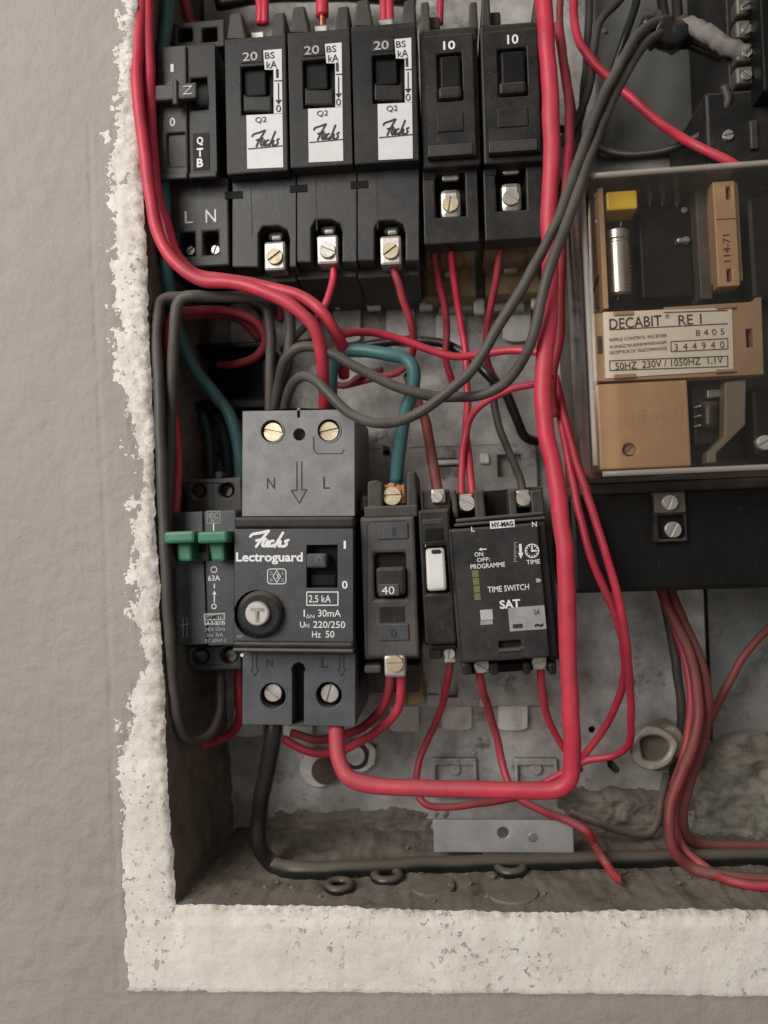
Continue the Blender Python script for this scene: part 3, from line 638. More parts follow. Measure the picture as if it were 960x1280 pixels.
d.box('logo_plate', 254.5, 766.5, 281.5, 775.5, T, yf+.0002, PRINTG, .0001); d.text('SAMITE', 256.5, 768.3, 279.5, 773.8, T-.0003, INK, .02)
d.text('SA-S-2(13)', 255.5, 776.5, 281, 782.5, T, PRINT, .02); d.text('240V 50Hz', 256, 784, 281.5, 789, T, PRINTG)
d.text('Icw 3kA', 259, 791, 279, 796, T, PRINTG); d.text('IEC 60947-3', 256, 798.5, 282.5, 803, T, PRINTG)
d.lines('print_symbol', [[(229, 772), (229, 796)], [(234, 772), (234, 796)], [(225, 782), (236, 780)]], .9, T, PRINTG, 0)

# earth leakage unit
d = Dev('earth_leakage_unit', 'black and grey earth leakage unit with round test button and script lettering', 'earth leakage unit', 370, 710, tilt=1.4)
yf, yg = .004, .014
d.plate('upper_terminal_block', (303, 513, 443, 645), [(340, 539, 14.5), (411, 538, 14.5), (374, 543, 8), (371.5, 510, 375, 522)], yg, yg+.007, LGRY, .0008)
d.box('upper_block_body', 303, 513, 443, 645, yg+.0068, .079, LGRY, .0006)
d.screw(341, 540, 12.5, yg+.0012, BRASS, -12); d.screw(411, 539, 12.5, yg+.0012, BRASS, 12)
for x, y in ((340, 539), (411, 538)):
    c = d.P(x, y, yg); bm = plate_bm(circ(c[0], c[1], 16.2/ppm(yg)), [circ(c[0], c[1], 14.3/ppm(yg))], yg-.0004-d.y0, yg+.001-d.y0); link('collar', bm, LGRY, d.o, .00015)
d.lines('terminal_outline', [[(392, 546), (392, 562), (396, 567), (427, 567), (430, 562)]], 1.0, yg-.0002, INKG, 0)
d.text('N', 333.5, 597, 343.5, 611, yg-.0002, INKG); d.text('L', 404, 596, 412, 611, yg-.0002, INKG)
d.lines('engraved_arrow', [[(371, 577), (371, 613), (364, 613), (374, 629), (383, 612), (377, 612), (377, 577)]], 1.3, yg-.0002, INKG, 0)
d.box('face_rim', 292, 646, 443, 661, yf+.003, .050, BLK, .0012)
f = d.plate('face', (293, 661, 441, 801.5), [(383, 681, 422, 735), (322, 768, 31)], yf, yf+.009, GRY, .0005)
d.box('body', 292, 660, 442, 814, yf+.0085, .079, BLK, .0006)
d.box('lower_lip', 291, 802.3, 442, 812, yf-.0002, yf+.010, BLK, .0012); d.box('lip_edge', 290, 811, 442, 816, yf-.0012, yf+.008, GRY, .0007)
d.box('switch_well', 382, 680, 423, 736, yf+.007, yf+.0088, DRK, 0)
d.poly('switch_ramp', [(385, 718), (421, 718), (421, 734), (385, 734)], yf+.004, yf+.0085, DRK, .001)
d.box('switch_toggle', 383, 692, 408, 710, yf-.0022, yf+.007, GRY, .0009)
d.lines('toggle_mark', [[(395, 702), (395, 698), (399, 696), (402, 699), (402, 703)]], .9, yf-.0024, LGRY, 4)
# test button
d.disc('button_bezel', 324, 768, 29.5, yf-.0035, yf+.008, BLK, 40, .0015)
b = d.disc('test_button', 321, 767, 15.5, yf-.0058, yf-.003, mat('ivory_button', (.50, .48, .44), .4, var=.08, dust=.2), 32, .0008)
d.text('T', 313, 760, 330, 778, yf-.0060, mat('button_mark', (.30, .27, .23), .5, dust=.2), .04)
T = yf-.0002
d.lines('script_lettering', script(313, 663, 361, 684), 3.5, T, PRINT)
d.text('Lectroguard', 295, 690.5, 378.5, 705.5, T, PRINT, .03)
d.lines('mark_outline', [[(346+11.5*max(-1, min(1, 1.25*math.cos(a)*(1.0))), 720.5+9.3*max(-1, min(1, 1.25*math.sin(a)))) for a in [k*math.pi/24 for k in range(49)]]], 1.1, T, PRINT, 1)
d.lines('mark_diamond', [[(346, 713), (350.8, 720.5), (346, 728), (341.2, 720.5), (346, 713)], [(346, 717.5), (348, 720.5), (346, 723.5)]], 1.0, T, PRINT, 0)
for ch, x, y in (('S', 337.5, 714), ('A', 351.5, 714), ('B', 337.5, 723), ('S', 351.5, 723)): d.text(ch, x, y, x+3.6, y+4.6, T, PRINTG)
d.text('I', 429.5, 676, 432.5, 686, T, PRINT, .03); d.text('0', 427.5, 726, 434.5, 736, T, PRINT, .02)
d.lines('rating_frame', [rectline(383.5, 740, 422.5, 756.5)], 1.3, T, PRINT, 0)
d.text('2,5 kA', 386, 744, 413.5, 754.5, T, PRINT, .006)
d.text('I', 379.5, 762, 381.2, 771, T, PRINT, .01); d.text('∆N', 382.5, 768, 393, 772.5, T, PRINT); d.text('30mA', 397.5, 762, 426, 771, T, PRINT, .006)
d.text('U', 375, 777, 381, 784.5, T, PRINT, .01); d.text('N', 382, 779.5, 386.5, 784.5, T, PRINT); d.text('220/250', 391.5, 776.5, 431.5, 785, T, PRINT, .006)
d.text('Hz', 390, 789, 401, 797, T, PRINT, .006); d.text('50', 407, 788.5, 418, 797, T, PRINT, .006)
d.text('437', 296, 794, 304, 797.5, T, PRINTG)
d.plate('lower_terminal_block', (303, 816, 444, 907), [(341, 870, 16.5), (411, 869, 16.5), [(365, 906.2), (365, 842), (364, 836), (367, 830), (373, 827.5), (379, 830), (382, 836), (380, 842), (380, 906.2)]], yg, yg+.010, LGRY2, .0008)
d.box('lower_block_body', 303, 816, 444, 907, yg+.0098, .078, LGRY2, .0006)
d.box('slot_floor', 362, 826, 383, 907.5, yg+.008, yg+.0098, DRK, 0)
d.screw(341, 866, 11.5, yg+.0025, STEEL, -35); d.screw(412, 867, 11.5, yg+.0025, STEEL, 75)
for x, y in ((341, 870), (411, 869)): d.disc('terminal_well', x, y, 16, yg+.008, yg+.0099, DRK)
d.text('N', 333, 824, 341, 834, yg-.0002, INKG, .02); d.text('L', 401, 823, 410, 835, yg-.0002, INKG, .03)
for x in (318, 427): d.lines('engraved_arrow', [[(x-2.5, 817), (x-2.5, 836), (x-5, 836), (x, 845), (x+5, 836), (x+2.5, 836), (x+2.5, 817)]], 1.1, yg-.0002, INKG, 0)
d.disc('white_pip', 302.5, 819, 2.3, yg-.0006, yg+.002, WHT, 10, 0)

# 40 amp breaker
d = Dev('circuit_breaker', 'grey brown 40 amp breaker with teal cable into its top terminal', 'circuit breaker', 487, 735, tilt=-.4)
yf = .012
DG = mat('grey_breaker_moulding', (.036, .035, .035), .5, dust=.3, top=.7)
d.plate('face', (453, 646, 521, 822), [(468, 691, 508, 749)], yf, yf+.006, DG, .0012)
d.box('body', 453, 645, 522, 824, yf+.0055, .079, DG, .0008)
d.lines('face_moulding', [[(459, 818), (458, 657), (462, 652), (506, 651)]], 1.4, yf-.0002, GRYD, 0)
d.box('window_floor', 467, 690, 509, 750, yf+.0045, yf+.006, DRK, 0)
d.box('lever', 470, 709, 507, 744, yf-.0035, yf+.0045, BLK, .0014)
d.box('lever_tag', 473, 730, 499, 745, yf-.0039, yf-.003, GRY, .0003)
d.text('40', 477, 733, 493, 743, yf-.0041, PRINT, .0)
d.box('on_plate', 472, 653, 510, 674, yf-.0008, yf+.001, GRY, .0004); d.text('1', 490, 659, 494, 670, yf-.001, INKG, .02)
d.box('off_plate', 473, 780, 511, 801, yf-.0008, yf+.001, GRY, .0004); d.text('0', 488, 786, 496, 797, yf-.001, INKG, .02)
d.box('recess', 474, 757, 506, 778, yf-.0003, yf+.001, BLK, .0004)
d.poly('horn', [(459, 645), (459, 602), (470, 600), (479, 604), (479, 645)], .018, .06, BRN, .001)
d.poly('horn', [(508, 645), (508, 590), (520, 588), (523, 645)], .018, .06, BRN, .001)
d.box('side_ear', 449, 619, 462, 640, .020, .05, BRN, .002)
d.box('clamp', 478, 605, 508, 632, .024, .05, COPPER, .001)
d.screw(490, 620, 12, .020, BRASS, 0); d.screw(492, 612, 10, .0235, COPPER, 60, name='clamp_screw')
d.box('top_ledge', 455, 632, 522, 647, .0125, .06, BRN, .0008)
d.box('bottom_terminal', 480, 819, 507, 847, yf-.0012, yf+.009, STEEL, .0012); d.screw(493.5, 830, 10.5, yf-.0028, BRASS, 0)
d.box('lower_body', 458, 832, 524, 866, .035, .079, BRN, .001)
d.box('lower_horn', 455, 832, 476, 842, yf+.004, .04, DG, .001)
d.poly('ochre_foot', [(505, 846), (524, 842), (532, 880), (508, 882)], .045, .079, OCH, .001)

# slim single pole switch with white toggle
d = Dev('slim_switch', 'slim black switch with a glossy white toggle beside the time switch', 'switch', 548, 725, tilt=-1.6)
yf = .013
d.plate('face', (527, 637, 566, 806), [(532, 682, 560, 742)], yf, yf+.005, BLK2, .0010)
d.box('body', 526, 636, 567, 806, yf+.0045, .079, BLK2, .0008)
d.box('toggle_well', 531, 681, 561, 743, yf+.0035, yf+.005, DRK, 0)
a_, b_, c_, d_ = d.rect(533, 685, 557, 738, yf-.001)
bm = bmesh.new(); ym = yf-d.y0
prof = [(c_, ym-.0045), (c_+(d_-c_)*.25, ym-.0050), (c_+(d_-c_)*.6, ym-.002), (d_, ym+.0005), (d_, ym+.004), (c_, ym+.004)]
A = [bm.verts.new((a_, y, z)) for z, y in prof]; B = [bm.verts.new((b_, y, z)) for z, y in prof]
bm.faces.new(A); bm.faces.new(B[::-1])
for i in range(6): bm.faces.new((A[i], A[(i+1) % 6], B[(i+1) % 6], B[i]))
tg = link('toggle', bm, WHT, d.o, .0012, smooth=50)
d.box('toggle_notch', 539, 687, 551, 692, yf-.0012, yf+.0006, INK, .0006, par=tg)
d.box('nameplate', 529, 649, 554, 655, yf-.0003, yf+.001, GRY, .0003); d.text('SAMITE', 530, 650, 553, 654, yf-.0005, INKG)
d.lines('print_line', [[(532, 681), (532, 684)], [(535, 709), (539, 709)]], .9, yf-.0002, PRINTG, 0)
d.box('upper_body', 528, 612, 563, 637, .024, .079, BRN, .001)
d.box('terminal', 539, 611, 557, 629, .021, .04, STEEL, .0008); d.screw(546, 621, 7.5, .0195, STEEL, -50)
d.box('terminal', 555, 812, 570, 829, .022, .045, STEEL, .0008); d.screw(562, 817, 7, .0205, STEEL, 80)
d.box('lower_body', 537, 806, 572, 812, .018, .079, BLK, .0008); d.box('lower_leg', 537, 810, 553, 824, .02, .05, BLK, .0008)
d.box('seam', 531, 660, 555, 676, yf-.0002, yf+.001, DRK, .0004)

# time switch
d = Dev('time_switch', 'black time switch with clock symbol and grey stickers behind a clear front', 'time switch', 630, 740, tilt=-3.2)
yf = .010
d.box('body', 566, 656, 690, 826, yf+.003, .079, BLK, .001)
TSF = mat('satin_black_front', (.022, .022, .023), .28, dust=.12, top=.4)
d.plate('front', (571, 657, 680, 825), [(624, 801, 652, 810)], yf, yf+.0035, TSF, .0008)
d.box('latch_recess', 623, 800, 653, 811, yf+.0025, yf+.0034, HOLE, 0); d.box('latch_lip', 624, 812, 652, 815, yf-.0006, yf+.001, GRYD, .0003)
d.box('top_ridge', 567, 650, 683, 654, yf+.0005, yf+.02, BRN, .0007); d.box('top_ridge', 569, 644, 680, 649, yf+.004, yf+.02, BRN, .0007)
d.box('side_flange', 681, 654, 695, 826, yf+.007, .05, BLK, .001)
for x0, x1 in ((565, 572), (593, 606), (636, 646), (664, 680)): d.box('terminal_rib', x0, 612, x1, 648, .022, .05, BRN, .0008)
d.box('terminal_back', 566, 612, 680, 648, .036, .079, BRN, .0008); d.box('terminal_gap', 607, 613, 636, 647, .034, .037, DRK, 0)
d.box('terminal', 573, 617, 592, 638, .025, .04, STEEL, .001); d.screw(584, 629, 10, .023, STEEL, -30)
d.box('terminal', 645, 612, 664, 634, .025, .04, STEEL, .001); d.screw(654, 623, 9.5, .023, STEEL, -50)
for x0, x1 in ((578, 590), (612, 624), (654, 663), (686, 696)): d.box('terminal_rib', x0, 829, x1, 844, .020, .05, BLK, .001)
d.box('terminal_back', 580, 828, 696, 840, .036, .079, DRK, .0008)
d.screw(602, 832, 9.5, .022, STEEL, -35); d.screw(674, 828, 9, .022, STEEL, 20)
d.box('terminal', 594, 823, 613, 842, .0235, .04, DSTEEL, .001); d.box('terminal', 665, 819, 684, 838, .0235, .04, STEEL, .001)
T = yf-.0002
d.box('logo_plate', 612.5, 650.5, 643.5, 660, T, yf+.0003, PRINT, .0001); d.text('HY-MAG', 614.5, 652, 641.5, 658.5, T-.0003, INK, .03)
d.text('L', 589, 658.5, 593.5, 664.5, T, PRINT, .01); d.text('N', 665, 652, 671, 658.5, T, PRINT, .01)
d.text('ON:', 593, 690, 605, 695.5, T, PRINT, .01); d.text('OFF:', 596, 697, 612.5, 702, T, PRINT, .01); d.text('PROGRAMME', 588, 704, 631.5, 710, T, PRINT, .01)
d.poly('print_arrow', [(598, 687), (602, 684.6), (602, 686), (608, 685.6), (608, 687), (602, 687.4), (602, 688.6)], T, yf, PRINT, 0)
d.lines('print_scale', [[(642.5, 678+2*k), (644.8+(1.5 if k % 3 == 0 else 0), 677.9+2*k)] for k in range(13)], .7, T, PRINTG, 0)
d.poly('print_arrow', [(648.5, 680), (652, 679.8), (652.4, 691), (654.3, 691), (651.2, 698.5), (647.6, 691.4), (649.2, 691.2)], T, yf, PRINT, 0)
cx, cy, R = 665, 688.5, 8.4
d.lines('clock_symbol', [[(cx+R*math.cos(a), cy+R*math.sin(a)) for a in [k*math.pi/12 for k in range(25)]]]+[[(cx+.72*R*math.cos(a), cy+.72*R*math.sin(a)), (cx+.95*R*math.cos(a), cy+.95*R*math.sin(a))] for a in [k*math.pi/6 for k in range(12)]]+[[(cx, cy-5.5), (cx, cy), (cx+5.5, cy)]], 1.2, T, PRINT, 0)
d.poly('clock_symbol', [(cx-1, cy-5.5), (cx+.8, cy-5.5), (cx+.8, cy-1.2), (cx+5.5, cy-1.2), (cx+5.5, cy+.8), (cx-1, cy+1.4)], T-.00006, yf, PRINT, 0)
d.text('TIME', 658, 699.5, 675, 705, T, PRINT, .01)
d.text('TIME SWITCH', 609.5, 731.5, 661.5, 739, T, PRINT, .01); d.text('SAT', 624.5, 749.5, 650.5, 760.5, T, PRINT, .03)
for k in range(4): d.box('lime_mark', 590.3+k*.9, 713+k*9.6, 598.3+k*.9, 721.5+k*9.6, T, yf+.0003, LIME, .0001)
d.box('sticker', 600.5, 762, 616, 775, T, yf+.0003, mat('pale_sticker', (.46, .46, .47), .5, var=.1, dust=.2), .0001); d.box('sticker', 600.5, 775.5, 616, 781, T, yf+.0003, STICK, .0001)
st = d.box('sticker', 636, 758, 682, 788, T, yf+.0003, STICK, .0001)
d.text('SA', 667, 762, 675, 768, T-.0003, GRYD); d.box('sticker_mark', 641, 780, 653, 785, T-.0003, T, GRYD, 0); d.text('~', 668, 779, 679, 784, T-.0003, INK, .03)
d.poly('print_pointer', [(670, 723), (674, 723), (677, 725.5), (674, 728), (670.5, 728)], T, yf, PRINTG, 0)
d.lines('print_scale', [[(656, 718+k*4.5), (663, 717.6+k*4.5)] for k in (0, 2, 4, 6)], .6, T, GRYD, 0)

# ================================================================== ripple control receiver
d = Dev('ripple_receiver', 'ripple control receiver with tan parts under a clear dusty cover', 'receiver', 850, 400, tilt=-.6)
yc = -.002
d.box('base', 716, 203, 1130, 598, .034, .079, SMOKE, .003)
a, b, c, e = d.rect(731, 199, 1118, 590, yc)
bm = bmesh.new(); v = {}
bx(bm, a, b, yc-d.y0, .0335-d.y0, c, e)
for fc in [f for f in bm.faces if f.calc_center_median().y > (.033-d.y0)]: bm.faces.remove(fc)
bmesh.ops.recalc_face_normals(bm, faces=bm.faces[:])
bv = [ed for ed in bm.edges if not ed.is_boundary]
bmesh.ops.bevel(bm, geom=bv, offset=.0048, segments=5, affect='EDGES', profile=.5)
cov = link('clear_cover', bm, GLASS, d.o, 0, smooth=40, recalc=False)
def edge_glint_mat():
    m = bpy.data.materials.new('pale_edge_glint'); m.use_nodes = True; t = m.node_tree; b = t.nodes['Principled BSDF']
    b.inputs['Base Color'].default_value = (.62, .55, .49, 1); b.inputs['Roughness'].default_value = .2; b.inputs['Alpha'].default_value = .38
    return m
EDGE_GLINT = edge_glint_mat(); zf = yc-.0003  # pale tubes paint the light caught along the cover's front edges
yy = yc+.0012-d.y0; i_ = .0016
for nm, p, q in (('cover_edge_glint', (a+i_, e-.005), (a+i_, c+.005)), ('cover_edge_glint', (a+.004, c+i_), (b-.004, c+i_)), ('cover_edge_glint', (a+.004, e-i_), (b-.004, e-i_))):
    link(nm, tube_bm([Vector((p[0]+(q[0]-p[0])*k/12, yy, p[1]+(q[1]-p[1])*k/12)) for k in range(13)], .0011, 10), EDGE_GLINT, cov, smooth=True)
d.box('cover_screw_boss', 948, 544, 964, 562, .0, .006, SMOKE, .002); d.screw(957, 553, 9, -.0045, DSTEEL, 30)
d.box('circuit_board', 742, 228, 1080, 572, .031, .0345, PCB, .0003)
d.box('side_board', 751, 234, 757.5, 386, .007, .030, TAN, .0003)
d.box('yellow_capacitor', 758, 238, 797, 262, .008, .020, YEL, .0008)
c0, r = d.L(776, 328, .012), 16.5/ppm(.012)
z0, z1 = d.L(776, 366, .012).z, d.L(776, 282, .012).z
bm = bmesh.new(); ring = []
prof = [(z1, .0), (z1, r*.8), (z1-.0008, r), (z1-.004, r), (z1-.0046, r*.93), (z1-.0054, r*.93), (z1-.006, r), (z0+.001, r), (z0, r*.85), (z0, .0)]
for z, q in prof:
    ring.append([bm.verts.new((c0.x+q*math.cos(t), .012-d.y0+.006+q*math.sin(t), z)) for t in [2*math.pi*k/28 for k in range(28)]])
for A, B in zip(ring, ring[1:]):
    for k in range(28): bm.faces.new((A[k], A[(k+1) % 28], B[(k+1) % 28], B[k]))
bmesh.ops.remove_doubles(bm, verts=bm.verts[:], dist=1e-7)
cap = link('can_capacitor', bm, ALU, d.o, smooth=30)
d.lines('can_print', [[(785, 333+k*4), (789, 333+k*4)] for k in range(7)], 1.5, .0118, BINK, 0)
d.tube('capacitor_lead', [(776, 283, .018), (776, 276, .018), (774, 268, .024)], .0004, STEEL)
d.tube('capacitor_lead', [(774, 366, .018), (772, 374, .018), (768, 384, .022)], .0004, STEEL)
r_ = d.plate('relay_strip', (894, 226, 922, 358), [(908, 233, 914, 249), (909, 336, 915, 352)], .006, .012, TAN, .0005)
d.box('relay_strip_back', 890, 228, 926, 352, .0118, .028, TAN2, .0005)
d.text('114-71', 904, 293, 913, 327, .0057, BINK, rot=1); d.lines('seam', [[(896, 274), (920, 273)]], .8, .0057, BINK, 0)
d.box('relay_coil', 872, 232, 888, 374, .016, .028, SMOKE, .0006)
d.box('relay_armature', 800, 262, 866, 372, .022, .031, DRK, .001); d.disc('solder_pip', 858, 300, 5, .020, .023, STEEL); d.disc('solder_pip', 856, 262, 4, .021, .024, DSTEEL)
d.box('relay_contact', 846, 296, 864, 303, .019, .023, DSTEEL, .0009)
for x, y in ((748, 250), (747, 276), (746, 243)): d.disc('solder_joint', x, y, 3.4, .012, .0155, STEEL, 10, .0005)
d.box('solder_strip', 742, 232, 750, 384, .0155, .018, mat('brown_board', (.13, .075, .035), .5, dust=.2), .0003)
d.plate('label_frame', [(742, 392), (830, 386), (830, 384), (942, 377), (944, 372), (952, 371), (955, 468), (742, 477)], [(933, 411, 941, 434)], .004, .011, TAN2, .0006)
d.box('frame_slot', 931, 409, 943, 436, .0095, .0108, HOLE, 0); d.box('frame_slot', 747, 420, 753, 442, .0036, .0045, BRN, .0002)
lb = d.poly('rating_label', [(754, 390), (915, 384.5), (917, 463), (757, 473)], .0033, .0041, PAPER, 0)
T = .0030
d.poly('label_clip', [(767, 389), (792, 388), (792, 393), (768, 394)], .0022, .0042, TAN2, .0003)
d.poly('label_clip', [(896, 382), (921, 381), (921, 384), (897, 386)], .0022, .0042, TAN2, .0003)
d.poly('label_clip', [(768, 468), (795, 466.5), (795, 471), (768, 473)], .0022, .0042, TAN2, .0003)
d.poly('label_clip', [(896, 462), (921, 460.5), (921, 464), (897, 466)], .0022, .0042, TAN2, .0003)
d.text('DECABIT', 761.5, 396, 827, 409.5, T, BINK, .005, shear=.09); d.text('®', 831.5, 392.5, 837, 398, T, BINK)
d.text('RE 1', 848, 393, 877, 405.5, T, BINK, .005, shear=.03)
d.lines('print_line', [[(762, 412), (909, 404.5)], [(830, 390.5), (909, 388)]], 1.0, T, BINK, 0)
d.text('8405', 869.5, 411.5, 905.5, 419, T, BINK, -.004, sp=1.6)
d.text('RIPPLE CONTROL RECEIVER', 762, 420, 834, 424, T, BINK, shear=.5); d.text('RUNDSTEUEREMPFÄNGER', 762, 428, 834, 432.5, T, BINK, shear=.5); d.text('RECEPTEUR DE TELECOMMANDE', 762, 436, 834, 440, T, BINK, shear=.5)
d.lines('number_frame', [[(838.5, 427), (909.5, 423), (909.8, 436), (838.8, 439.5), (838.5, 427)]], .9, T, BINK, 0)
d.text('344940', 843, 428, 905.5, 436.5, T, BINK, -.004, sp=1.9, shear=-.03)
d.lines('rating_frame', [[(762, 451), (909.6, 445), (909.8, 458), (762.2, 463), (762, 451)]], 1.0, T, BINK, 0)
d.text('50HZ  230V / 1050HZ  1,1V', 769, 449, 904, 459.5, T, BINK, .003, shear=.12)
d.plate('tan_block', (748, 477, 862, 585), [(787, 562, 8)], .005, .012, TAN, .0008); d.box('tan_block_body', 748, 477, 862, 585, .0118, .030, TAN, .0005)
d.screw(787, 562, 7, .008, TAN2, 40)
d.text('HE 3416', 790, 511, 848, 526, .0048, mat('faint_emboss', (.48, .29, .16), .4, var=.05, dust=.05)); d.box('embossed_rule', 851, 508, 852.5, 527, .0046, .0052, TAN, 0)
d.poly('cream_bracket', [(906, 477), (933, 474), (932, 531), (896, 566), (896, 578), (883, 579), (884, 566), (905, 545)], .008, .014, CREAM, .0006)
d.box('coil_block', 866, 482, 904, 556, .016, .031, PCB, .001)
d.poly('chrome_spring', [(884, 487), (902, 486), (902, 496), (884, 498)], .013, .016, DSTEEL, .0005)
RES = mat('resistor_body', (.20, .13, .07), .45, dust=.15); COIL = mat('coil_winding', (.035, .022, .014), .4, metal=.2, dust=.15, aniso=(1, 1, 9))
for x, y in ((812, 244), (828, 244), (846, 246)): d.tube('resistor', [(x, y-6, .026), (x, y+10, .026)], .0013, RES); d.tube('resistor_lead', [(x, y-13, .029), (x, y-9, .0262), (x, y+14, .0262), (x, y+18, .029)], .0003, STEEL)
d.tube('coil', [(886, 504, .014), (886, 536, .014)], .0036, COIL)
d.tube('hook_wire', [(742, 366, .018), (746, 350, .014), (752, 340, .012)], .0004, DRK)
for y in (510, 522, 534): d.tube('jumper_wire', [(866, y, .015), (880, y-3, .013), (892, y+2, .015)], .0005, DSTEEL)
d.box('relay_side', 936, 240, 1080, 372, .016, .031, DRK, .002); d.box('relay_side', 940, 480, 1080, 570, .018, .031, DRK, .002)
# terminal cover under the receiver
d.box('terminal_cover', 714, 612, 1120, 736, .024, .079, DRK, .002)
d.box('cover_ledge', 716, 598, 1120, 612, .030, .079, SMOKE, .001)
d.plate('screw_block', (816, 615, 859, 678), [(824, 644, 856, 674)], .0205, .0255, BLK2, .0008)
d.box('screw_recess', 823, 643, 857, 675, .0236, .0250, DRK, 0)
d.screw(838, 628, 9.5, .0185, STEEL, 65); d.screw(842, 662, 10, .0215, STEEL, 60)
d.box('screw_seat', 818, 617, 857, 641, .0200, .0208, SMOKE, .0006)
# the dark terminal strip and cover at the receiver's upper corner
t = Dev('terminal_strip', 'dark terminal strip with bright screws above the clear covered receiver', 'terminal strip', 930, 60, .084)
t.box('carrier', 905, -160, 1010, 108, .030, .079, BLK2, .001)
t.box('wall', 948, -160, 1010, 112, .014, .032, DRK, .001)
for k in range(9):
    y = -150+k*29
    t.box('terminal', 920, y, 946, y+22, .0245, .032, mat('tarnished_terminal', (.16, .145, .125), .55, metal=.7, dust=.5), .0012); t.screw(934, y+11, 6.5, .023, DSTEEL, 20+37*k)
t.box('lower_housing', 882, 108, 1080, 204, .026, .079, BLK2, .0015); t.screw(911, 168, 6.5, .0245, STEEL, 10); t.box('housing_rib', 938, 150, 948, 186, .0245, .027, GRYD, .0006)
t = Dev('upright_channel', 'narrow upright steel channel between grey panel and dark terminal strip', 'channel', 876, 120, .084)
t.box('channel_face', 868, -160, 880, 200, .070, .0845, DRK, .0006); t.box('channel_flange', 880.5, -160, 885, 200, .066, .0845, GALVB, .0004)
t = Dev('cover_plate', 'smooth grey green blanking panel behind the loose wires above the receiver', 'panel', 800, 90, .084, tilt=0)
t.box('sheet', 742, -160, 866, 192, .078, .0815, mat('grey_green_enamel', (.115, .12, .11), .45, var=.12, dust=.25, scale=40), .0008)
t.screw(756, 37, 3, .0765, STEEL, 20)

# ================================================================== small things low in the recess
d = Dev('steel_bracket', 'short flat zinc bracket with one round hole standing above recess floor', 'bracket', 630, 1065, .06)
yb = .046
d.plate('strip', (542, 1025, 717, 1066), [(629, 1041, 7)], yb, yb+.002, mat('dull_zinc', (.40, .405, .415), .45, metal=.3, var=.2, dust=.25, scale=70), .0004)
d.box('foot', 604, 1060, 660, 1070, yb+.0021, .084, DSTEEL, .0005)
d.disc('dimple', 666, 1047, 6, yb-.0003, yb+.001, DSTEEL)
def nut(px, py, y, r, label):
    q = Dev('rubber_grommet', label, 'grommet', px, py, y)
    bm = bmesh.new(); R = r/ppm(y); A = []
    for i in range(24):
        a = 2*math.pi*i/24; A.append([bm.verts.new((math.cos(a)*(R+.42*R*math.cos(b)), math.sin(a)*(R+.42*R*math.cos(b)), .0012+.42*R*math.sin(b))) for b in [2*math.pi*k/10 for k in range(10)]])
    for i in range(24):
        for k in range(10): bm.faces.new((A[i][k], A[(i+1) % 24][k], A[(i+1) % 24][(k+1) % 10], A[i][(k+1) % 10]))
    link('ring', bm, BKC, q.o, smooth=True)
    bm = bmesh.new(); extr(bm, circ(0, 0, R*.7, 18), -.0006, .0006)
    for v in bm.verts: v.co = (v.co.x, v.co.z, v.co.y)
    link('core', bm, HOLE, q.o)
def floor_y(px, py):        # depth at which a picture point meets the recess floor
    z = inner_bot[min(len(inner_bot)-1, max(0, int((px-218)/4)))].z
    dd = fwd + right*((px-480)/FPX) - up*((py-640)/FPX); return CAMY + dd.y*(z/dd.z)
nut(638, 1089, floor_y(638, 1090), 15, 'black rubber grommet in the floor under the zinc bracket')
nut(424, 1111, floor_y(424, 1111), 14, 'black rubber grommet in the floor with dusty opening')
nut(484, 1099, floor_y(484, 1099), 15, 'black rubber grommet in the floor touching the black cable')
for px, py, r, lb in ((540, 1108, 28, 'round knockout disc in the floor between grommets'), (640, 1116, 32, 'large round knockout disc in the floor below zinc bracket')):
    y = floor_y(px, py); q = Dev('knockout_disc', lb, 'knockout', px, py, y)
    bm = bmesh.new(); extr(bm, circ(0, 0, r/ppm(y), 30), -.001, .0009)
    for v in bm.verts: v.co = (v.co.x, v.co.z, v.co.y)
    link('disc', bm, DIRT, q.o, .0004)
# conduit fittings low on the right
d = Dev('conduit_bush', 'grimy cast conduit bush on the plate behind the hanging red wires', 'conduit fitting', 822, 938, .084)
P = [d.L(820, 938, y) for y in (.060, .0605, .062, .070, .0845)]
link('bush', tube_bm([d.L(818, 938, .0605), d.L(822, 937, .0845)], .0090, 28), FIBRE, d.o, .0008, smooth=40)
ZN = mat('grimy_zinc_bush', (.36, .32, .27), .55, metal=.3, var=.4, dust=.5, scale=90, bump=.5, bscale=300)
c_ = d.P(818, 936, .056); link('flange', plate_bm([(c_[0]+.0098*(1+.07*math.sin(2*a+.6)+.04*math.sin(5*a))*math.cos(a), c_[1]+.0098*(1+.05*math.cos(3*a))*math.sin(a)) for a in [2*math.pi*k/40 for k in range(40)]], [[(c_[0]+.0064*(1+.12*math.sin(3*a+1))*math.cos(a), c_[1]+.0064*(1+.1*math.cos(2*a))*math.sin(a)) for a in [2*math.pi*k/28 for k in range(28)]]], .056-d.y0, .062-d.y0), ZN, d.o, .001, smooth=40)
d.poly('flange_plate', [(826, 910), (846, 906), (856, 920), (852, 948), (830, 952), (812, 940)], .066, .084, ZN, .002)
link('bore', tube_bm([d.L(818, 937, .0598), d.L(818, 937, .0603)], .0070, 24), mat('bore_grime', (.07, .055, .04), .8, dust=.4), d.o, 0, smooth=40)
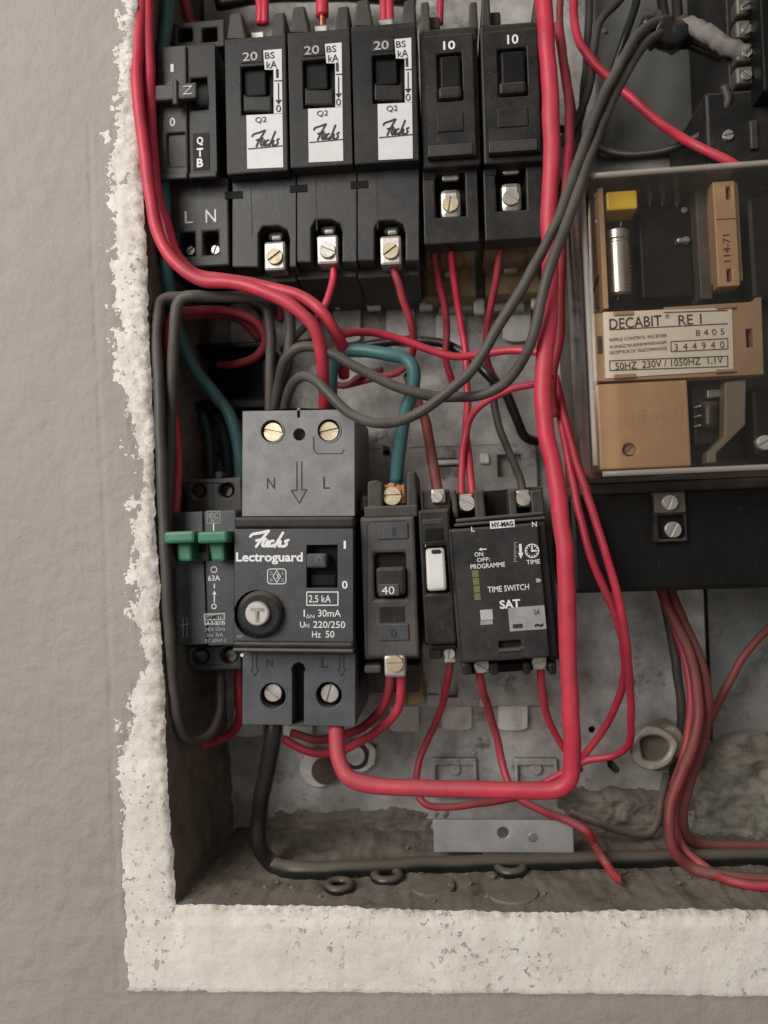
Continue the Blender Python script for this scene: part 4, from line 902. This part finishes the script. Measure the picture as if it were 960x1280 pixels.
def mortar(name, label, x0, y0, x1, y1, hmax, m, seed, edge=.35):
    """rough lump of mortar on the back of the recess: a height field with a broken outline"""
    q = Dev(name, label, 'mortar', (x0+x1)/2, (y0+y1)/2, .086); n = 64; bm = bmesh.new(); G = []
    for i in range(n+1):
        row = []
        for j in range(n+1):
            u, v = i/n, j/n; px, py = x0+(x1-x0)*u, y0+(y1-y0)*v
            dd = min(u, 1-u, v, 1.2-v)/edge + .55*noise.fractal(Vector((px*.02, py*.02, seed)), 1.0, 2.0, 4)
            h = hmax*max(0, min(1, dd))**.6*(.8+.35*noise.fractal(Vector((px*.035, py*.035, seed+5)), 1.0, 2.0, 5)) + .0007*noise.fractal(Vector((px*.2, py*.2, seed)), 1.0, 2.0, 3) if dd > 0 else -.002
            p = q.L(px, py, .0865-h); row.append(bm.verts.new(p))
        G.append(row)
    for i in range(n):
        for j in range(n): bm.faces.new((G[i][j], G[i+1][j], G[i+1][j+1], G[i][j+1]))
    link('lump', bm, m, q.o, smooth=True)
MORT = mat('greenish_old_mortar', (.22, .205, .172), .9, var=.4, dust=.45, top=.3, scale=60, bump=.8, bscale=350, spots=.7, spotcol=(.035, .03, .024), dustcol=(.14, .12, .09), spec=.15)
MORT2 = mat('brown_old_mortar', (.10, .078, .056), .9, var=.45, dust=.45, top=.3, scale=60, bump=.8, bscale=350, spots=.7, spotcol=(.03, .024, .018), dustcol=(.13, .105, .08), spec=.15)
mortar('mortar_lump', 'greenish grey mortar lump behind the swinging red wires', 862, 915, 1090, 1070, .017, MORT, 3.3)
mortar('mortar_lump', 'low brown mortar smear under the conduit bush', 690, 982, 868, 1062, .010, DIRT, 8.1)
mortar('mortar_lump', 'thin dirt ridge along the foot of the plate beside the black cable', 330, 1008, 560, 1066, .005, DIRT, 5.7)
# ================================================================== cables
def cable(name, label, pts, wpx, m, group=None, k=7, sides=14, cat='cable'):
    """pts: (px, py, depth mm) along the cable, wpx: its width in the photograph"""
    P = [W(x, y, z*MM) for x, y, z in pts]; r = wpx/2/ppm(sum(p[2] for p in pts)/len(pts)*MM)
    base = P[0]; Q = [p-base for p in crom(P, k)]; off = Vector((random.random()*40, random.random()*40, 0)); n_ = len(Q)
    for i, p in enumerate(Q):
        g = (p*95)+off; w_ = min(1, i/6, (n_-1-i)/6)*min(.00042, r*.26)
        p += Vector((noise.noise(g), noise.noise(g+Vector((9, 3, 1))), noise.noise(g+Vector((2, 7, 5)))))*w_
    o = link(name, tube_bm(Q, r, sides), m, smooth=True); o.location = base
    tag(o, label, cat, group); return o
def ends(name, cab, p, q, r):     # bare copper showing at a cable's end
    o = link(name, tube_bm([W(*p)-cab.location, W(*q)-cab.location], r, 10), COPPER, cab, smooth=40); return o
rc, gc = 'red_cable', 'grey_cable'
def fl(px, py, rmm):         # depth (mm) of a cable of radius rmm that lies on the recess floor where the picture shows it
    z = inner_bot[min(len(inner_bot)-1, max(0, int((px-218)/4)))].z + rmm*MM + .0006
    dd = fwd + right*((px-480)/FPX) - up*((py-640)/FPX); return (CAMY + dd.y*(z/dd.z))/MM
def onf(l, r): return [(x, y, fl(x, y, r)) for x, y in l]
cable(rc, 'thick red cable sweeping along the plaster edge into the earth leakage unit',
      [(176, -60, 6), (174, 20, 4), (171, 80, 2), (174, 140, 1), (181, 190, 0), (187, 240, 0), (199, 295, 0), (221, 330, -1), (252, 350, -2), (292, 354, -3), (336, 367, -4), (372, 388, -4), (394, 412, -2), (402, 445, 4), (405, 490, 14), (406, 525, 24)], 16, RED)
cable(rc, 'second thick red cable tucked inside the sweeping one, ending behind teal bend',
      [(184, -60, 8), (184, 20, 6), (187, 90, 6), (189, 160, 8), (194, 225, 9), (206, 275, 9), (222, 322, 9), (250, 344, 8), (300, 352, 6), (345, 361, 5), (380, 373, 4), (404, 392, 3), (418, 413, 6), (428, 436, 14), (430, 470, 26)], 15, RED)
cable('teal_cable', 'teal cable bent like a staple from earth leakage unit to 40 amp breaker',
      [(414, 530, 26), (414, 490, 22), (416, 458, 18), (424, 442, 16), (443, 438, 14), (483, 442, 12), (505, 447, 12), (516, 461, 12), (515, 490, 14), (507, 515, 16), (500, 555, 20), (495, 602, 25)], 17, TEAL)
cable('teal_cable', 'thick teal cable running down behind the left grey cables',
      [(216, -60, 30), (210, 10, 27), (204, 80, 22), (204, 200, 18), (207, 320, 15), (213, 372, 20), (227, 425, 30), (246, 465, 38), (272, 497, 42), (290, 525, 42), (299, 565, 44), (302, 630, 50)], 17, TEAL)
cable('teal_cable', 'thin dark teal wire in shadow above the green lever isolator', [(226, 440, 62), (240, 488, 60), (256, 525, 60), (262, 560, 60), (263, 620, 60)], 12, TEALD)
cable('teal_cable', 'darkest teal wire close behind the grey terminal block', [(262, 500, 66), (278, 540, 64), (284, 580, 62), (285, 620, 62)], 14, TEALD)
# grey loops
cable(gc, 'outer grey cable looping down the recess side to the isolator bottom',
      [(337, 525, 26), (338, 470, 22), (338, 410, 18), (332, 384, 16), (312, 374, 15), (260, 372, 13), (222, 371, 9), (209, 372, 8), (200, 378, 7), (197, 392, 6), (196, 410, 5), (197, 450, 3), (200, 540, 2), (204, 640, 2), (210, 760, 2), (217, 860, 6), (224, 908, 10), (238, 926, 16), (262, 917, 26), (274, 894, 32), (275, 835, 38)], 13.5, GRC)
cable(gc, 'inner grey cable with square bend beside the plaster edge',
      [(245, 745, 42), (226, 722, 26), (211, 690, 10), (209, 640, 9), (211, 590, 10), (214, 520, 9), (217, 440, 4), (220, 392, 1), (222, 380, 1), (229, 372, 1), (242, 370, 1), (262, 371, 3), (310, 371, 7), (344, 374, 10), (359, 384, 12), (363, 410, 14), (360, 450, 16), (352, 490, 20), (348, 528, 26)], 14, GRC)
cable(gc, 'grey cable with the lower hanging loop, draped across the teal bend',
      [(356, 530, 26), (357, 505, 20), (365, 480, 12), (378, 470, 8), (393, 474, 5), (412, 493, 2), (438, 517, 0), (467, 528, -2), (497, 526, -2), (527, 514, -3), (547, 500, -4), (587, 466, -6), (627, 402, -8), (665, 338, -9), (698, 272, -8), (722, 205, -4), (750, 128, 4), (778, 75, 12), (800, 42, 22), (822, 28, 30), (850, 30, 36)], 13, GRC)
cable(gc, 'grey cable with the upper hanging loop, running up past the receiver',
      [(342, 530, 27), (344, 503, 20), (349, 475, 14), (356, 450, 8), (370, 436, 5), (390, 433, 4), (415, 442, 4), (445, 459, 4), (500, 485, 4), (535, 494, 4), (570, 497, 4), (602, 494, 1), (630, 480, -3), (652, 452, -8), (666, 420, -12), (676, 378, -13), (689, 330, -13), (707, 283, -11), (724, 236, -7), (741, 186, 0), (761, 134, 8), (785, 86, 16), (808, 54, 24), (832, 38, 33)], 13, GRC)
# big red bend
big = cable(rc, 'thickest red cable dropping past the time switch and bending under it',
      [(676, -60, 4), (679, 0, 2), (684, 60, 0), (688, 130, -1), (689, 210, 0), (686, 270, 2), (688, 330, 0), (686, 400, -5), (680, 450, -7), (678, 492, -8), (682, 535, -8), (691, 580, -8), (699, 630, -8), (706, 690, -8), (709, 760, -7), (711, 840, -5), (714, 910, -2), (715, 950, 0), (712, 974, 0), (698, 986, 1), (670, 988, 2), (600, 987, 4), (520, 985, 6), (460, 981, 8), (435, 972, 9), (424, 952, 12), (421, 925, 16), (421, 895, 22)], 21, RED)
cable(rc, 'red cable partly hidden along the thickest red cable beside the receiver', [(697, 30, 40), (706, 90, 36), (712, 150, 30), (708, 230, 26), (702, 300, 20), (700, 370, 14), (698, 430, 12), (690, 470, 16), (692, 520, 24)], 12, REDD)
# small reds under the top row
cable(rc, 'short red wire under the breaker next to the isolator', [(344, 333, 28), (347, 350, 34), (350, 372, 46), (352, 400, 60)], 9, REDD)
cable(rc, 'short red wire curling under the middle script label breaker', [(417, 330, 26), (416, 350, 26), (410, 374, 24), (402, 390, 24), (392, 408, 34)], 9.5, RED)
cable(rc, 'red wire dropping from the third script label breaker to a low curl', [(491, 332, 27), (497, 352, 28), (506, 380, 32), (514, 405, 36), (517, 428, 42), (512, 450, 50), (497, 465, 56), (470, 472, 60), (430, 482, 64)], 9.5, REDD)
cable(rc, 'bowed red wire, one of two from the first 10 amp breaker', [(556, 270, 28), (548, 293, 30), (543, 315, 34), (547, 345, 40), (555, 378, 46), (559, 410, 52), (557, 448, 56), (564, 474, 60), (570, 500, 66)], 9, REDD)
cable(rc, 'straight red wire from first 10 amp breaker down to the time switch', [(562, 270, 27), (563, 300, 29), (567, 345, 36), (574, 392, 42), (581, 438, 44), (584, 490, 42), (583, 535, 38), (586, 575, 32), (591, 620, 28)], 9, RED)
cable(rc, 'red wire leaning from the second 10 amp breaker terminal', [(634, 262, 28), (631, 285, 30), (624, 327, 36), (617, 368, 44), (609, 410, 54), (608, 446, 62), (617, 470, 68), (632, 492, 74)], 9, REDD)
cable(rc, 'red wire crossing level behind the grey loops', [(420, 420, 10), (435, 416, 14), (467, 416, 22), (500, 423, 26), (533, 436, 28), (566, 445, 28), (600, 443, 28), (634, 438, 26), (664, 439, 22), (690, 445, 18)], 10, RED)
cable(rc, 'red wire arching from the thickest cable into the time switch top', [(690, 470, 8), (668, 480, 12), (636, 488, 18), (606, 503, 24), (588, 523, 28), (581, 550, 30), (577, 590, 29), (577, 622, 28)], 9, RED)
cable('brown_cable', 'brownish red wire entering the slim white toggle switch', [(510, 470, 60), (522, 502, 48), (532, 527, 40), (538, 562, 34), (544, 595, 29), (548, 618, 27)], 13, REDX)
cable('black_cable', 'dark wire crossing the plate behind the level red wire', [(440, 436, 66), (480, 428, 64), (523, 426, 62), (558, 431, 60), (590, 449, 56), (612, 470, 52), (632, 492, 56), (647, 527, 62), (657, 546, 66), (672, 552, 70)], 12, BKC)
cable(gc, 'thin grey wire entering the far terminal of the time switch', [(616, 480, 56), (618, 505, 56), (624, 535, 52), (640, 573, 42), (650, 600, 32), (656, 624, 27)], 9.5, GRD)
cable(rc, 'red loop of wire in the dark pocket behind grey square bends', [(213, 470, 16), (210, 420, 14), (214, 396, 16), (240, 388, 30), (290, 390, 46), (320, 402, 50), (332, 425, 54), (320, 446, 58), (296, 455, 62), (272, 456, 66)], 11, REDD)
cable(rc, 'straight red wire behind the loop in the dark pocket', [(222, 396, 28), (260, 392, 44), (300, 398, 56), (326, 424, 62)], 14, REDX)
cable(rc, 'upright red wire between recess side and green lever isolator', [(213, 440, 15), (216, 500, 18), (221, 560, 20), (221, 610, 20), (219, 650, 20), (232, 730, 32)], 12, RED)
cable(rc, 'red wire bending out below the green lever isolator', [(300, 820, 48), (299, 870, 48), (300, 896, 50), (290, 915, 54), (272, 926, 54), (252, 931, 42)], 12, RED)
cable('black_cable', 'dark wire running diagonally behind the thick red cables', [(352, 440, 66), (384, 405, 64), (398, 392, 58), (412, 372, 56)], 9, GRD)
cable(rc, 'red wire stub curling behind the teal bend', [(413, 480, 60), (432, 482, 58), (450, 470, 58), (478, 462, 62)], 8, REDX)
# bottom reds
cable(rc, 'red wire from 40 amp breaker bottom, outer one of the pair', [(501, 836, 24), (501, 868, 26), (494, 892, 30), (470, 915, 38), (444, 930, 46), (415, 941, 54), (385, 939, 60), (355, 924, 66)], 11, RED)
cable(rc, 'red wire from 40 amp breaker bottom, inner one of the pair', [(487, 836, 24), (486, 862, 28), (478, 885, 34), (455, 908, 44), (425, 920, 54), (395, 924, 62), (365, 916, 68)], 11, REDD)
cable(rc, 'thin red wire hooking down from the slim switch', [(563, 820, 27), (560, 850, 36), (552, 885, 50), (536, 922, 60), (523, 955, 60), (521, 985, 54), (530, 1003, 50), (556, 1009, 50), (596, 1004, 52), (640, 998, 58), (700, 985, 66)], 9, REDD)
K4 = cable(rc, 'red wire from time switch passing under the big bend to the floor', [(597, 832, 28), (602, 856, 34), (612, 890, 46), (624, 936, 54), (634, 975, 50), (650, 998, 46), (675, 1012, 44), (705, 1024, 44), (732, 1038, 38)] + onf([(744, 1056), (756, 1076)], 8.5) + onf([(766, 1091)], 4.0) + onf([(774, 1100)], 1.6), 10, REDD)
ends('copper_end', K4, (774, 1100, fl(774, 1100, 1.6)*MM), (776.5, 1104, fl(776.5, 1104, 1.4)*MM), .0009)
cable(rc, 'red wire from time switch tucked beside the thickest cable', [(676, 828, 28), (677, 856, 32), (682, 888, 40), (693, 916, 48), (712, 945, 56), (725, 962, 64)], 9, RED)
cable(rc, 'red wire hanging past the receiver, bending back at the hole', [(690, 470, 30), (700, 520, 28), (712, 580, 22), (724, 638, 16), (740, 700, 12), (760, 745, 14), (776, 790, 22), (781, 830, 32), (777, 862, 42), (762, 898, 54), (738, 935, 62), (712, 960, 68)], 9.5, RED)
cable(rc, 'red wire hanging past the receiver with the lowest right angled hook', [(694, 470, 26), (708, 530, 24), (722, 582, 18), (739, 634, 12), (757, 692, 8), (772, 745, 10), (782, 800, 18), (787, 850, 30), (789, 905, 44), (785, 932, 52), (766, 945, 58), (732, 951, 62), (700, 968, 66), (660, 990, 70)], 9.5, RED)
cable('black_cable', 'black glossy cable dropping from earth leakage unit onto the recess floor',
      [(344, 890, 24), (342, 915, 22), (337, 945, 24), (329, 985, 28), (323, 1025, 32), (325, 1058, 32)] + onf([(341, 1080), (368, 1087), (446, 1086), (540, 1081), (640, 1079), (760, 1075), (900, 1072), (1010, 1070)], 1.9), 21, BKC)
# right lower bundle
cable(rc, 'red wire swinging from terminal cover down to the floor', [(822, 725, 60), (835, 760, 58), (856, 803, 54), (868, 845, 48), (873, 885, 42), (868, 925, 38), (853, 965, 34), (840, 1000, 32), (836, 1035, 30), (843, 1064, 30)] + onf([(866, 1085), (905, 1095), (1000, 1101)], 2.2), 13, REDX)
cable(rc, 'red wire swinging from terminal cover, inner one turning along the floor', [(834, 725, 64), (848, 765, 62), (868, 808, 58), (880, 850, 54), (884, 890, 50), (876, 935, 46), (860, 980, 42), (852, 1020, 42), (856, 1044, 44), (874, 1054, 48), (905, 1058, 50), (1000, 1058, 52)], 14, REDX)
cable(rc, 'dusty red wire lowest in the swinging bundle', [(828, 728, 68), (842, 778, 66), (858, 830, 62), (863, 885, 56), (856, 940, 50), (842, 985, 46), (843, 1030, 42), (856, 1062, 36), (878, 1082, 32)] + onf([(920, 1103), (1000, 1110)], 1.7), 10, REDD)
cable(gc, 'dark wire hanging beside the red swinging bundle', [(826, 728, 72), (838, 790, 72), (847, 845, 70), (852, 900, 70), (846, 945, 74), (838, 985, 80)], 11, GRD)
cable(rc, 'thin red wire coming in over the conduit elbow', [(1000, 762, 66), (960, 787, 66), (934, 814, 66), (912, 852, 66), (895, 886, 68), (880, 918, 72), (866, 955, 74)], 9.5, REDX)
cable('dirty_cable', 'dirt caked wire sagging over the low cast knuckle', [(712, 1015, 60), (745, 1028, 58), (780, 1040, 60), (815, 1040, 64), (826, 1000, 70), (834, 968, 76)], 9, mat('dirt_caked_wire', (.075, .058, .043), .9, dust=.5, bump=.5))
# upper right
cable(rc, 'red wire slanting across the grey green panel to the receiver', [(716, -60, 62), (717, 0, 58), (720, 40, 54), (735, 70, 50), (760, 97, 46), (792, 125, 42), (830, 158, 36), (867, 180, 23), (906, 200, 20), (936, 218, 22), (952, 236, 27)], 11, RED)
cable(gc, 'dark grey wire bundle edge beside the slanting red wire', [(738, -60, 66), (736, 20, 64), (733, 75, 60), (727, 140, 54), (717, 185, 48), (700, 250, 44), (694, 330, 46)], 10, GRD)
cable(gc, 'dark wire curving out from the bundle across the panel top', [(800, -40, 60), (775, 0, 58), (752, 24, 56), (742, 58, 54), (736, 112, 50), (712, 165, 44), (690, 190, 44)], 10, GRD)
cable('black_cable', 'black wire rising from the grey pair to the taped joint', [(735, 190, 56), (752, 130, 52), (768, 86, 48), (782, 42, 46), (794, 10, 46), (800, -40, 48)], 10, BKC)
cable(gc, 'thin grey wire sagging in a long curve above the receiver', [(700, 160, 60), (741, 181, 56), (763, 190, 52), (794, 193, 48), (836, 186, 42), (875, 169, 36), (899, 147, 30), (910, 126, 26), (905, 108, 26)], 9, GRD)
cable('brown_cable', 'brown wire rising beside the thickest red cable', [(706, -60, 66), (700, 20, 64), (708, 90, 58), (716, 140, 54), (714, 200, 50), (706, 260, 50)], 9, REDX)
cable('black_cable', 'black cable leaving the taped joint upwards', [(838, 44, 40), (828, 10, 44), (822, -50, 50)], 13, BKC)
cable('black_cable', 'second black cable rising close beside the first from the taped joint', [(848, 40, 42), (846, 5, 46), (846, -50, 52)], 13, BKC)
q = cable('taped_joint', 'lumpy black taped cable joint above the grey pair', [(808, 34, 36), (822, 40, 34), (838, 44, 34), (858, 40, 36)], 38, BKC, cat='tape')
for v in q.data.vertices: v.co += v.normal*(.0022*noise.fractal(v.co*300, 1.0, 2.0, 3))
q = cable('tape_wrap', 'flat grey cloth tape stretched to the terminal strip', [(852, 30, 34), (872, 36, 30), (892, 48, 27), (908, 58, 26), (932, 68, 26)], 20, TAPE, cat='tape')
for v in q.data.vertices: v.co += v.normal*(.0011*noise.noise(v.co*330))
cable('black_cable', 'black strap of wire under the grey cloth tape', [(850, 50, 40), (878, 62, 40), (905, 74, 40), (925, 78, 34)], 13, BKC)
# wires entering the top of the breakers
for i, (x, x2, w, lb) in enumerate(((316, 325, 11, 'red wire of a pair entering breaker next to isolator from above'), (334, 331, 11, 'second red wire of the pair entering breaker next to isolator'), (402, 403, 17, 'single stout red wire entering the middle script label breaker'),
                       (477, 480, 11, 'red wire of a pair entering third script label breaker from above'), (490, 487, 11, 'second red wire of the pair entering third script label breaker'), (556, 550, 9, 'thin red wire dropping into the first 10 amp breaker'),)):
    c_ = cable(rc, lb, [(x, -70, 46), (x, -30, 42), (x2, 5, 38), (x2, 30 if i != 2 else 20, 38)], w, RED if i != 5 else REDD)
    if i == 2: ends('copper_end', c_, (x2, 20, .038), (x2, 34, .038), .0016)
cable(rc, 'dark red wire behind the cross handled isolator top', [(222, -40, 60), (232, 5, 58), (240, 30, 60), (252, 50, 66)], 12, REDD)
cable('black_cable', 'dark bundle wire across the top behind the breaker horns', [(270, 6, 70), (330, -4, 70), (420, -6, 70), (520, 0, 70)], 16, BKC)
